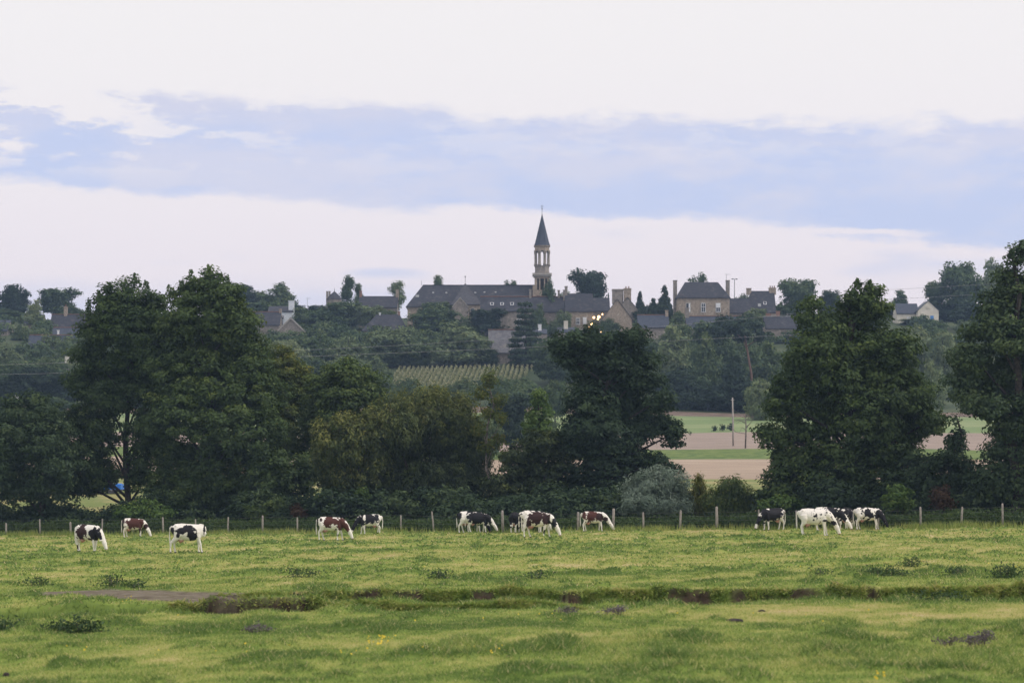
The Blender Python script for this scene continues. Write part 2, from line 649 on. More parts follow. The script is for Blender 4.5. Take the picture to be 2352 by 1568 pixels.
UF = xcols(1.06, 60, 14)
last = rows[-1]
MEADOW = surf_mat('meadow_grass', (.16, .20, .055), (.30, .27, .11), .25, .95, (.10, .15, .04), .12, obj=False)
STUB = surf_mat('stubble', (.40, .305, .225), (.31, .235, .175), .8, .95, (.44, .35, .26), .15, stretch=(.15, 1.2, 1), obj=False)
PLOUGH = surf_mat('ploughed_soil', (.34, .265, .22), (.26, .205, .17), .9, .95, (.33, .26, .21), .12, stretch=(.15, 1.2, 1), obj=False)
BANK = surf_mat('bank_grass', (.085, .14, .030), (.15, .20, .05), .5, .95, obj=False)
CROP = surf_mat('green_crop', (.17, .235, .095), (.24, .285, .135), .10, .95, stretch=(.35, 1.3, 1), obj=False)
BARE = surf_mat('bare_margin', (.20, .145, .115), (.13, .095, .075), .3, .95, obj=False)
HILL = surf_mat('hill_grass', (.035, .055, .022), (.065, .085, .034), .12, .95, obj=False)
strip('meadow', np.linspace(last, 258, 40), UF, MEADOW, shear)
strip('stubble_field', np.linspace(258, 330, 20), UF, STUB, shear)
strip('grass_bank', np.linspace(330, 350, 8), UF, BANK, shear)
strip('ploughed_field', np.linspace(350, 400, 14), UF, PLOUGH, shear)
strip('green_field', np.linspace(400, 441, 12), UF, CROP, shear)
strip('field_margin', np.linspace(441, 452, 5), UF, BARE, shear)
strip('hillside', np.concatenate([np.linspace(452, 700, 60), np.linspace(715, 1150, 20)]), UF, HILL, shear)

# ------------------------------------------------------------------ grass stuff


def blades(x, y, z, h, w, lean, tint, name, mat, rng, jit=.10):
    n = len(x)
    a = rng.uniform(0, 2 * np.pi, n)
    bx, by = np.cos(a) * w / 2, np.sin(a) * w / 2
    la = rng.uniform(0, 2 * np.pi, n)
    lx, ly = np.cos(la) * lean * h, np.sin(la) * lean * h
    v = np.empty((n, 3, 3), np.float32)
    v[:, 0] = np.stack([x - bx, y - by, z - .02], -1)
    v[:, 1] = np.stack([x + bx, y + by, z - .02], -1)
    v[:, 2] = np.stack([x + lx, y + ly, z + h], -1)
    me = mesh_np(name, v.reshape(-1, 3), np.arange(n * 3), 3, {'tint': ('FACE', np.clip(tint + rng.normal(0, jit, n), 0, 1))})
    return link(name, me, mat)


def make_grass():
    rng = np.random.default_rng(3)
    P = []
    for y0, y1, dens, w, h in ((34, 60, 480, .018, .036), (60, 84, 190, .032, .042), (84, 125, 50, .065, .045), (125, 186, 15, .12, .055)):
        A = .2135 * (y1 * y1 - y0 * y0) * 1.05
        n = int(A * dens)
        y = np.sqrt(rng.uniform(y0 * y0, y1 * y1, n))
        x = rng.uniform(-1.05, 1.05, n) * .2135 * y
        # thinner cover beyond both sides of the picture
        ne = int((y1 - y0) * 24 * dens * .28)
        ye = rng.uniform(y0, y1, ne)
        xe = np.where(rng.uniform(0, 1, ne) < .5, -1, 1) * (1.05 * .2135 * ye + rng.uniform(0, 12, ne))
        x, y = np.concatenate([x, xe]), np.concatenate([y, ye])
        n = len(x)
        P.append((x, y, np.full(n, w), np.full(n, h)))
    x, y, w, h = (np.concatenate(a) for a in zip(*P))
    z, soil, lush, dry, dark = pasture(x, y)
    k = (rng.uniform(0, 1, len(x)) > soil * 1.05) & (y < fence_y(x) + 1)
    x, y, z, w, h, lush, dry = (a[k] for a in (x, y, z, w, h, lush, dry))
    t = tint_of(lush, dry, x, y)
    tus = np.clip((fbm(x * 1.1, y * .62, 35, 3) - .55) * 9, 0, 1)
    hgt = h * rng.uniform(.5, 1.4, len(x)) * (1 + 1.3 * lush + .9 * tus)
    tall = np.clip((fbm(x * .25, y * .2, 81, 3) - .55) * 8, 0, 1) * ss(56, 44, y)
    hgt *= 1 + 1.1 * tall
    t = t - .12 * tus - .08 * tall
    dead = rng.uniform(0, 1, len(x)) < .11
    t = np.where(dead, .95, t)
    o = blades(x, y, z, hgt, w * rng.uniform(.7, 1.5, len(x)), rng.uniform(.5, 2.0, len(x)), t, 'pasture_grass', BLADE, rng, .17)
    tag(o, 'short grazed green and straw coloured grass covering the pasture', 'grass', kind='stuff')
    # taller grass along the drain
    n = 30000
    x = rng.uniform(-17, 0, n)
    off = rng.uniform(-5.4, -.1, n)
    y = chan_line(x) + off
    keep = rng.uniform(0, 1, n) < (1 - ss(-8.6, -7.6, x)) + .10
    keep &= (x < -8.2) | ((off > -2) & (x > -5.2))
    x, y = x[keep], y[keep]
    z = gz(x, y)
    o = blades(x, y, z, rng.uniform(.07, .28, len(x)) * (1 - .65 * ss(-8.6, -7.5, x)), rng.uniform(.02, .045, len(x)), rng.uniform(.1, .7, len(x)), np.clip(.04 + .45 * (fbm(x * 1.2, y * .9, 121, 3) - .25), 0, 1), 'drain_grass', BLADE, rng)
    tag(o, 'lush bright green grass growing along the sunken drain', 'grass', kind='stuff')


make_grass()


def bank_grass():
    rng = np.random.default_rng(14)
    V, T = [], []

    def row(line, x0, x1, n, bare):
        x = rng.uniform(x0, x1, n)
        c = line(x)
        zt, zb = gz(x, c + .22), gz(x, c - .35)
        f = rng.uniform(0, 1, n) ** .8
        y = c - .16 + .22 * f + rng.normal(0, .04, n)
        z = zb + (zt - zb) * f
        hole = bare(x)
        gap = np.clip((fbm(x * .8, f * .6, 111, 3) - .56) * 5, 0, .8)
        k = (rng.uniform(0, 1, n) > hole * (1.7 - 1.0 * f)) & (rng.uniform(0, 1, n) > gap) & (zt - zb > .08)
        x, y, z, f = x[k], y[k], z[k], f[k]
        m = len(x)
        clump = fbm(x * 2.2, f * 2 + 3, 101, 3)
        w = rng.uniform(.015, .04, m)
        L = rng.uniform(.06, .20, m) * (.6 + clump)
        dx, dy, dz = rng.normal(0, .5, m) * L, -rng.uniform(.2, 1, m) * L, rng.uniform(-.5, .8, m) * L
        v = np.empty((m, 3, 3), np.float32)
        v[:, 0] = np.stack([x - w, y, z], -1)
        v[:, 1] = np.stack([x + w, y, z], -1)
        v[:, 2] = np.stack([x + dx, y + dy, z + dz], -1)
        V.append(v.reshape(-1, 3))
        T.append(np.clip(.08 + .75 * (clump - .30) + .25 * (f - .4) + rng.normal(0, .13, m), 0, 1))
    row(scarp_line, -9, 19, 30000, lambda x: np.clip((fbm(x * 1.1, scarp_line(x) * .2, 41, 3) - .50) * 9, 0, 1))
    row(chan_line, -9.5, 2, 14000, lambda x: ss(-9.2, -8.2, x) * (1 - ss(-5.9, -5.3, x)))
    V = np.concatenate(V)
    me = mesh_np('bank_grass', V, np.arange(len(V)), 3, {'tint': ('FACE', np.concatenate(T))})
    tag(link('bank_grass', me, BLADE), 'dark green grass hanging over the low earth banks', 'grass', kind='stuff')


bank_grass()

# ------------------------------------------------------------------ foliage
UP = np.array([0, 0, 1.0])


def sph(rng, n):
    v = rng.normal(0, 1, (n, 3))
    return v / np.linalg.norm(v, axis=1, keepdims=True)


def leaf_quads(c, nrm, L, W, rng, upright=0.0, tangent=None):
    n = len(c)
    r = sph(rng, n) if tangent is None else tangent
    if upright:
        r = r * (1 - upright) + UP * upright + rng.normal(0, .12, (n, 3))
    t = r - nrm * np.sum(r * nrm, 1, keepdims=True)
    t /= np.linalg.norm(t, axis=1, keepdims=True) + 1e-6
    b = np.cross(nrm, t)
    L = L[:, None]
    W = W[:, None]
    v = np.empty((n, 4, 3), np.float32)
    v[:, 0] = c - t * L * .5
    v[:, 1] = c + b * W * .5 + t * L * .08
    v[:, 2] = c + t * L * .5
    v[:, 3] = c - b * W * .5 + t * L * .08
    return v.reshape(-1, 3)


def crown_points(masses, rng, leaf, rc, cover, flat=.65, inner=.35, upright=0.0, top_tint=0.0, shell=(.62, 1.04), droop=0.0, aspect=.55):
    """leaf clumps gathered in clusters that sit on and in the ellipsoid masses"""
    V, T = [], []
    zs = [m[2] + m[5] for m in masses]
    ztop, zbot = max(zs), min(m[2] - m[5] for m in masses)
    for (cx, cy_, cz, rx, ry, rz) in masses:
        A = 4 * np.pi * (((rx * ry) ** 1.6 + (rx * rz) ** 1.6 + (ry * rz) ** 1.6) / 3) ** (1 / 1.6)
        ncl = max(5, int(A / (rc * rc * 1.5)))
        d = sph(rng, ncl)
        ins = rng.uniform(0, 1, ncl) < inner
        rad = np.where(ins, rng.uniform(.25, .75, ncl), rng.uniform(shell[0], shell[1], ncl))
        cc = np.array([cx, cy_, cz]) + d * rad[:, None] * np.array([rx, ry, rz])
        r_c = rc * rng.uniform(.55, 1.35, ncl)
        ct = rng.normal(0, .13, ncl)
        nl = np.maximum(3, (cover * 3.2 * r_c * r_c / (leaf * leaf * aspect * .5)).astype(int))
        ii = np.repeat(np.arange(ncl), nl)
        q = sph(rng, len(ii)) * (rng.uniform(0, 1, len(ii)) ** .45)[:, None]
        p = cc[ii] + q * r_c[ii][:, None] * np.array([1.15, 1.15, flat])
        if droop:
            out = np.hypot(q[:, 0], q[:, 1])
            p[:, 2] -= droop * out * out * r_c[ii]
        nn = d[ii] * .5 + q * .6 + UP * .55 + rng.normal(0, .45, q.shape)
        nn /= np.linalg.norm(nn, axis=1, keepdims=True)
        Ls = leaf * rng.uniform(.6, 1.45, len(ii))
        V.append(leaf_quads(p, nn, Ls, Ls * aspect * rng.uniform(.8, 1.3, len(ii)), rng, upright))
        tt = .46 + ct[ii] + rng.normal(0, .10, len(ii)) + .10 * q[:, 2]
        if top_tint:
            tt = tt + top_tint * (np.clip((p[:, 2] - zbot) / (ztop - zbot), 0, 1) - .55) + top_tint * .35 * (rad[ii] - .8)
        T.append(tt)
    return np.concatenate(V), np.concatenate(T)


def crown_mesh(name, V, T):
    return mesh_np(name, V, np.arange(len(V)), 4, {'tint': ('FACE', np.clip(T, 0, 1))})


def trunk_mb(base, top, r0, limbs, rng, wob=.25, rtop=.3):
    mb = MB()
    b, t = Vector(base), Vector(top)
    n = 7
    pts, rad = [], []
    for k in range(n + 1):
        f = k / n
        p = b.lerp(t, f)
        if 0 < k < n:
            p += Vector((rng.normal(0, wob), rng.normal(0, wob), 0))
        pts.append(p)
        rad.append(r0 * (1 - (1 - rtop) * f) * (1.35 if k == 0 else 1))
    mb.tube(pts, rad, 8)
    for q in limbs:
        q = Vector(q)
        f = min(.92, max(.12, ((q.z - b.z) / max(.1, (t.z - b.z))) - .18))
        k = f * n
        i = int(k)
        s = pts[i].lerp(pts[min(n, i + 1)], k - i)
        mid = s.lerp(q, .5) + Vector((rng.normal(0, .2), rng.normal(0, .2), rng.uniform(0, .5)))
        r = r0 * (1 - (1 - rtop) * f) * .5
        mb.tube([s, mid, q], [r, r * .65, r * .2], 6)
    return mb


GROW = 1.10


def near_tree(name, label, masses_d, y, leaf='alder', seed=0, trunk_x=None, size=.24, rc=.62, cover=1.0, cat='tree', group=None, shoots=(),
              bark=None, r0=.28, trunk_top=None, depth=.85, base_off=0.0, jy=.45, limbs=True, stems=0, ymin_scale=1.0, **kw):
    rng = np.random.default_rng(1000 + seed)
    s = FPX / y
    M = []
    for (xd, yd, rx, rz) in masses_d:
        r = (rx + rz) / 2 / s
        M.append((X(xd, y), y + rng.normal(0, jy) * r, Z(yd, y), rx / s * GROW, r * depth + .2, rz / s * GROW))
    xs = [m[0] for m in M]
    xb = X(trunk_x, y) if trunk_x is not None else float(np.mean(xs))
    zb = gz1(xb, y) + base_off
    root = empty(name, (xb, y, zb))
    M = [(a - xb, b - y, c - zb, d, e, f) for a, b, c, d, e, f in M]
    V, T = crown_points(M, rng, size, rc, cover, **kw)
    if shoots:
        for (xd, yd, ln, wd) in shoots:
            n = 170 if leaf != 'olive' else 60
            hh = rng.uniform(0, 1, n)
            p = np.stack([X(xd, y) - xb + rng.normal(0, 1, n) * (wd / s) * (1 - hh * .8), rng.normal(0, .25, n), Z(yd, y) - zb - (1 - hh) * ln / s], -1)
            nn = sph(rng, n)
            L = size * rng.uniform(.6, 1.2, n)
            V = np.concatenate([V, leaf_quads(p, nn, L, L * .6, rng, .3)])
            T = np.concatenate([T, rng.normal(.5 + .35 * (leaf == 'olive'), .12, n)])
    link('crown', crown_mesh(name + '_crown', V, T), LEAF[leaf], root)
    zt = max(m[2] for m in M)
    top = (float(np.mean(xs)) - xb if trunk_top is None else X(trunk_top[0], y) - xb, 0, zt if trunk_top is None else Z(trunk_top[1], y) - zb)
    if stems:
        mb = MB()
        for k in range(stems):
            m = M[int(rng.integers(len(M)))]
            sx = rng.normal(0, .5)
            mb.tube([(sx, rng.normal(0, .3), -.2), (sx * .6 + m[0] * .5, m[1] * .5, m[2] * .45), (m[0], m[1], m[2])], [r0 * .6, r0 * .45, r0 * .15], 6)
    else:
        mb = trunk_mb((0, 0, -.3), top, r0, [m[:3] for m in M] if limbs else [], rng)
    mb.build('trunk', bark or BARK, root)
    return tag(root, label, cat, group)


TR = 'trees standing in a row behind the wire fence'
SH = 'shrubs growing between the row of trees'
near_tree('alder_tree', 'low spreading dark tree at the left edge behind the fence', [
    (60, 950, 70, 45), (20, 1000, 60, 55), (110, 1010, 65, 60), (40, 1070, 80, 60), (140, 1080, 50, 60), (-20, 1090, 60, 70), (90, 1120, 60, 35), (-40, 1010, 50, 50), (20, 1130, 40, 25)], 192, 'dark', 1, trunk_x=102, r0=.34, trunk_top=(90, 980), group=TR)
near_tree('alder_tree', 'tall dark alder left of the tallest one, its bare trunk showing through gaps', [
    (310, 690, 50, 46), (262, 702, 42, 42), (350, 715, 36, 46), (232, 755, 45, 42), (305, 765, 75, 52), (212, 820, 48, 42), (290, 835, 80, 48), (360, 820, 40, 60), (190, 885, 42, 34), (255, 915, 52, 40), (335, 900, 40, 50), (195, 968, 60, 42), (245, 1000, 36, 40), (330, 985, 34, 50), (178, 1045, 60, 44), (235, 1085, 50, 34), (320, 1080, 36, 44), (190, 1112, 50, 26), (362, 1010, 34, 46), (372, 950, 30, 40)],
    195, 'alder', 2, trunk_x=288, r0=.30, trunk_top=(300, 680), group=TR,
    shoots=((310, 628, 42, 9), (252, 650, 30, 8), (228, 668, 30, 8), (204, 688, 34, 6), (335, 645, 28, 8), (225, 705, 25, 6)))
near_tree('alder_tree', 'tallest alder left of centre with a broad leafy cone and spiky top', [
    (480, 660, 36, 40), (432, 678, 36, 36), (520, 690, 42, 42), (460, 730, 72, 54), (540, 752, 52, 52), (400, 765, 44, 52), (480, 810, 95, 62), (572, 830, 55, 55), (392, 862, 58, 56), (500, 900, 115, 72), (600, 905, 56, 62), (410, 960, 84, 62), (560, 1000, 105, 72), (420, 1060, 94, 62), (520, 1095, 115, 62), (625, 1085, 55, 62), (400, 1130, 75, 42), (490, 1140, 85, 36)],
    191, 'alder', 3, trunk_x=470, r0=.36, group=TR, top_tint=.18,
    shoots=((480, 608, 45, 10), (506, 628, 30, 8), (438, 620, 45, 9), (522, 636, 30, 8), (388, 655, 40, 9), (402, 668, 30, 8), (552, 690, 25, 8), (575, 770, 30, 8)))
near_tree('maple_tree', 'rounded yellowing tree partly behind the right side of the tallest alder', [
    (640, 845, 58, 50), (682, 880, 34, 44), (610, 900, 56, 56), (650, 950, 52, 52), (690, 925, 24, 36), (640, 1010, 46, 50)], 200, 'yellow', 4, trunk_x=640, group=TR, top_tint=.25)
near_tree('oak_tree', 'dark rounded tree between the yellowing tree and the olive willow thicket', [
    (800, 858, 56, 34), (845, 885, 36, 36), (752, 895, 46, 40), (800, 925, 76, 44), (728, 955, 50, 44), (868, 930, 22, 36), (765, 990, 70, 48), (702, 1020, 40, 40), (690, 1090, 60, 40), (760, 1075, 90, 40), (800, 1120, 60, 36), (640, 1125, 60, 36)],
    193, 'alder', 5, trunk_x=838, trunk_top=(800, 900), r0=.3, group=TR, top_tint=.22)
near_tree('willow_thicket', 'large domed olive willow thicket with yellowish upright tips left of centre', [
    (985, 965, 95, 70), (905, 985, 58, 66), (1050, 990, 56, 76), (975, 1055, 125, 76), (1080, 1075, 44, 76), (905, 1090, 75, 62), (1000, 1115, 115, 50)],
    184, 'olive', 6, trunk_x=980, size=.26, rc=.36, upright=.62, top_tint=.85, shoots=[(870 + 11 * k, 985 - 88 * math.sin(math.pi * (k + 1.2) / 24) + (k * 37 % 11), 30, 4) for k in range(22)], flat=1.5, aspect=.30, cat='shrub', group=SH, stems=14, r0=.12, shell=(.70, 1.06), inner=.25)
near_tree('willow_thicket', 'smaller grey olive willow thicket before the left side of the large one', [
    (790, 1010, 66, 55), (848, 990, 45, 45), (765, 1060, 46, 44), (845, 1060, 56, 56), (800, 1100, 70, 34)],
    182, 'olive', 7, trunk_x=820, size=.28, rc=.38, upright=.55, top_tint=.35, flat=1.4, aspect=.32, cat='shrub', group=SH, stems=10, r0=.11, inner=.25)
near_tree('ash_sapling', 'slender sparse tree with a thin pale trunk right of the olive thicket', [
    (1124, 868, 20, 24), (1104, 905, 18, 20), (1146, 918, 18, 22), (1118, 945, 20, 18), (1152, 965, 16, 20), (1100, 985, 16, 20), (1145, 1010, 18, 18), (1115, 1030, 14, 18), (1160, 1050, 14, 16)],
    182, 'yellow', 8, trunk_x=1124, trunk_top=(1122, 880), r0=.14, cover=.42, rc=.42, size=.20, bark=BARKP, group=TR, inner=.6)
near_tree('young_alder', 'small cone shaped tree just left of the central spreading tree', [
    (1236, 905, 10, 16), (1238, 928, 17, 18), (1234, 955, 25, 20), (1230, 985, 34, 22)], 188, 'light', 9, trunk_x=1234, r0=.12, cat='tree', group=TR, rc=.45)
near_tree('bramble_bush', 'brown tinged dark bush left of the central spreading tree', [
    (1250, 1015, 48, 34), (1200, 1070, 52, 56), (1268, 1070, 52, 56), (1160, 1120, 42, 42), (1235, 1130, 66, 38)], 181, 'olive', 10, size=.24, rc=.5, cat='shrub', group=SH, stems=9, r0=.09, top_tint=.2, upright=.2)
near_tree('black_poplar', 'central spreading tree with drooping right branches in front of the street lamps', [
    (1312, 782, 40, 28), (1362, 776, 34, 30), (1452, 772, 34, 24), (1405, 800, 62, 34), (1340, 828, 60, 38), (1440, 832, 64, 34), (1292, 806, 22, 32), (1502, 822, 20, 13), (1400, 872, 80, 42), (1478, 872, 44, 34), (1362, 925, 62, 42), (1452, 925, 66, 38), (1518, 915, 24, 26), (1505, 968, 48, 26), (1552, 992, 22, 30), (1395, 985, 72, 46), (1340, 990, 44, 46), (1470, 985, 36, 26), (1380, 1050, 70, 46), (1440, 1060, 52, 44), (1500, 1062, 42, 22), (1350, 1110, 62, 46), (1425, 1115, 62, 44), (1540, 1080, 22, 18)],
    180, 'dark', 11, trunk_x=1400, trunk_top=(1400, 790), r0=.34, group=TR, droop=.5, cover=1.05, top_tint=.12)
near_tree('sage_willow', 'pale grey green rounded willow bush under the central tree', [
    (1512, 1112, 62, 36), (1472, 1138, 44, 34), (1552, 1140, 36, 34), (1505, 1160, 76, 24)], 171, 'sage', 12, size=.30, rc=.36, upright=.45, flat=1.2, aspect=.22, top_tint=.35, cat='shrub', group=SH, stems=10, r0=.06)
near_tree('reed_clump', 'tall yellow ochre reed clump right of the pale willow bush', [(1606, 1118, 9, 26), (1600, 1150, 13, 30), (1615, 1145, 9, 26)], 172, 'yellow', 13, size=.4, rc=.3, upright=.9, flat=1.8, aspect=.12, top_tint=.3, cat='reeds', stems=5, r0=.03)
near_tree('hazel_bush', 'small dark green bush alone in the gap before the fields', [
    (1680, 1128, 44, 30), (1645, 1148, 26, 22), (1716, 1148, 20, 22), (1680, 1155, 50, 16)], 170, 'alder', 14, size=.26, rc=.36, upright=.5, flat=1.3, aspect=.3, cat='shrub', group=SH, stems=9, r0=.05)
near_tree('oak_tree', 'large dense dark tree right of the gap, broad and full to the ground', [
    (1985, 678, 28, 26), (1952, 698, 28, 28), (2012, 706, 30, 34), (1970, 745, 66, 44), (1862, 718, 38, 30), (1890, 760, 46, 40), (1990, 800, 92, 54), (1858, 800, 55, 46), (2066, 795, 40, 36), (1832, 850, 50, 44), (1940, 866, 92, 54), (2052, 858, 66, 54), (2108, 900, 36, 36), (1800, 918, 42, 44), (1880, 945, 82, 54), (2000, 955, 102, 62), (2096, 960, 46, 54), (1772, 990, 30, 26), (1850, 1026, 82, 54), (1960, 1045, 102, 54), (2056, 1036, 70, 54), (2136, 965, 22, 36), (1806, 1060, 36, 42), (1788, 1118, 36, 40), (1880, 1105, 92, 46), (2000, 1110, 84, 46)],
    166, 'alder', 15, trunk_x=1960, r0=.42, group=TR, top_tint=.12,
    shoots=((1968, 640, 25, 7), (1998, 645, 22, 7), (1858, 684, 18, 7)))
near_tree('oak_tree', 'tall dark tree cut off by the right edge of the picture', [
    (2338, 592, 22, 28), (2316, 640, 34, 32), (2356, 680, 60, 54), (2296, 705, 42, 40), (2256, 755, 44, 34), (2335, 775, 80, 54), (2236, 825, 48, 34), (2320, 870, 92, 56), (2216, 885, 40, 30), (2265, 935, 60, 34), (2365, 960, 66, 66), (2310, 985, 36, 28), (2345, 1045, 70, 60), (2290, 1095, 50, 44), (2365, 1120, 56, 46), (2420, 800, 70, 80), (2430, 950, 70, 90), (2425, 1080, 60, 60)],
    158, 'dark', 16, trunk_x=2330, r0=.4, group=TR, top_tint=.12, shoots=((2345, 552, 25, 7), (2322, 575, 18, 6)))
near_tree('hawthorn_bush', 'dark tangled undergrowth bush between the two large trees on the right', [
    (2110, 1085, 52, 50), (2180, 1078, 50, 40), (2150, 1125, 80, 34), (2062, 1115, 30, 42), (2230, 1110, 44, 40), (2195, 1010, 12, 50)], 163, 'dark', 17, trunk_x=2196, trunk_top=(2198, 960), r0=.2, cat='shrub', group=SH)
near_tree('elder_bush', 'small yellow green bush in front of the dark trees on the right', [(2066, 1130, 26, 18), (2058, 1150, 30, 20), (2080, 1155, 18, 18)], 158, 'light', 18, size=.2, rc=.3, cover=.7, cat='shrub', group=SH, stems=6, r0=.04)
near_tree('dogwood_bush', 'small reddish brown bush in front of the dark trees on the right', [(2160, 1132, 20, 18), (2165, 1152, 24, 16)], 158, 'rust', 19, size=.18, rc=.3, cover=.6, cat='shrub', group=SH, stems=6, r0=.04)
near_tree('elder_bush', 'fresh green bush under the olive thickets behind the brown spotted cow', [(800, 1152, 36, 20), (830, 1140, 20, 20), (775, 1165, 24, 18)], 181, 'light', 20, size=.24, rc=.34, cover=.8, cat='shrub', group=SH, stems=6, r0=.05)
near_tree('dogwood_bush', 'little rust coloured bush under the dark rounded tree left of centre', [(680, 1172, 12, 14), (690, 1180, 14, 12)], 181, 'rust', 21, size=.2, rc=.3, cover=.6, cat='shrub', group=SH, stems=5, r0=.04)
near_tree('bramble_bush', 'low green bush beneath the tall alders behind the white cow', [(630, 1165, 30, 18), (590, 1175, 26, 16), (660, 1180, 22, 14)], 183, 'alder', 22, size=.24, rc=.36, cover=.8, cat='shrub', group=SH, stems=6, r0=.05)
near_tree('bramble_bush', 'low green bush under the left tall alder above the two leftmost cows', [(330, 1165, 36, 16), (290, 1178, 30, 14), (370, 1178, 28, 14)], 186, 'light', 23, size=.24, rc=.36, cover=.7, cat='shrub', group=SH, stems=6, r0=.05)
near_tree('elder_bush', 'pale leafed bush at the foot of the large tree right of the gap', [(1790, 1152, 28, 16), (1760, 1160, 20, 14), (1830, 1158, 26, 14)], 163, 'light', 24, size=.22, rc=.32, cover=.8, cat='shrub', group=SH, stems=6, r0=.04)

# ------------------------------------------------------------------ verge behind the fence


def verge():
    rng = np.random.default_rng(77)
    n = 52000
    x = rng.uniform(-44, 40, n)
    d = rng.uniform(0, 1, n) ** 1.3 * 6.5 + .1
    y = fence_y(x) + d
    hmax = .45 + .95 * fbm(x * .35, d * .5, 5, 3) + .35 * (fbm(x * .08, d * 0, 15, 2) - .5)
    z = gz(x, y) + hmax * rng.uniform(.05, 1, n) ** .7
    nn = sph(rng, n) + UP * .5
    nn /= np.linalg.norm(nn, axis=1, keepdims=True)
    L = rng.uniform(.12, .30, n)
    V = leaf_quads(np.stack([x, y, z], -1), nn, L, L * rng.uniform(.25, .7, n), rng, .35)
    T = .25 + .5 * fbm(x * .3, d * .3, 45, 3) + rng.normal(0, .12, n) - .08
    o = link('bramble_verge', crown_mesh('bramble_verge', V, T), LEAF['alder'])
    tag(o, 'dark green nettles and brambles filling the strip behind the wire fence', 'brambles', kind='stuff')
    n = 22000
    x = rng.uniform(-44, 40, n)
    y = fence_y(x) + rng.normal(-.2, .5, n)
    k = rng.uniform(0, 1, n) < .25 + 1.2 * np.clip(fbm(x * .3, x * 0, 95, 3) - .45, 0, 1) * 2
    x, y = x[k], y[k]
    o = blades(x, y, gz(x, y), rng.uniform(.15, .55, len(x)), rng.uniform(.03, .07, len(x)), rng.uniform(.1, .6, len(x)), .12 + .3 * fbm(x * .4, y * .2, 96, 2), 'verge_grass', BLADE, rng)
    tag(o, 'uncut grass standing along the foot of the wire fence', 'grass', kind='stuff')


verge()


def buttercups():
    rng = np.random.default_rng(33)
    P = []
    for (xd, yd, n, sx) in ((870, 1478, 26, 22), (1130, 1500, 8, 30), (2020, 1560, 6, 12), (850, 1508, 6, 40), (310, 1392, 10, 30), (1700, 1300, 30, 500), (700, 1290, 30, 500), (1500, 1420, 16, 500), (400, 1500, 12, 300)):
        for k in range(n):
            x, y, z = on_pasture(xd + rng.normal(0, sx), yd + rng.normal(0, 7))
            P.append((x, y, z + rng.uniform(.05, .14)))
    P = np.array(P)
    nn = sph(rng, len(P)) * .4 + np.array([0, -1, .7])
    nn /= np.linalg.norm(nn, axis=1, keepdims=True)
    L = rng.uniform(.025, .05, len(P))
    o = link('buttercups', crown_mesh('buttercups', leaf_quads(P, nn, L, L, rng), np.full(len(P), .5)), surf_mat('buttercup_petal', (.62, .45, .03), (.70, .52, .05), 8, .6))
    tag(o, 'tiny scattered yellow flowers in the grazed pasture', 'flowers', kind='stuff')


buttercups()


def undergrowth():
    rng = np.random.default_rng(91)
    V, T = [], []
    for k in range(330):
        xd = rng.uniform(-60, 2420)
        if 1588 < xd < 1625 or 1728 < xd < 1752 or (15 < xd < 62) or (180 < xd < 275 and rng.uniform() < .7):
            continue
        kx = (xd - CX) / FPX
        y = 167.3 / (1 + .526 * kx) + (rng.uniform(6.0, 15) if not 1410 < xd < 1750 else rng.uniform(15, 22))
        x = X(xd, y)
        big = 1.0 if (xd < 1580 or xd > 1760) else .45
        r = rng.uniform(.7, 1.35) * big
        h = rng.uniform(.5, 2.2) * big * (.75 if xd < 300 else 1)
        v, t = crown_points([(x, y, gz1(x, y) + h, r * 1.5, r * 1.1, r)], rng, .26, .5, .55, inner=.2)
        V.append(v)
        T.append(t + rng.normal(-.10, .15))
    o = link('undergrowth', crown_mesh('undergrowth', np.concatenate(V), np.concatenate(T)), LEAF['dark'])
    tag(o, 'dark tangled undergrowth beneath the row of trees', 'undergrowth', kind='stuff')


undergrowth()

# ------------------------------------------------------------------ wire fence
WOOD = surf_mat('weathered_wood', (.40, .365, .33), (.24, .215, .195), 5, .9, stretch=(6, 6, 1))
WIRE = surf_mat('wire', (.25, .25, .25), (.15, .14, .13), 4, .6)


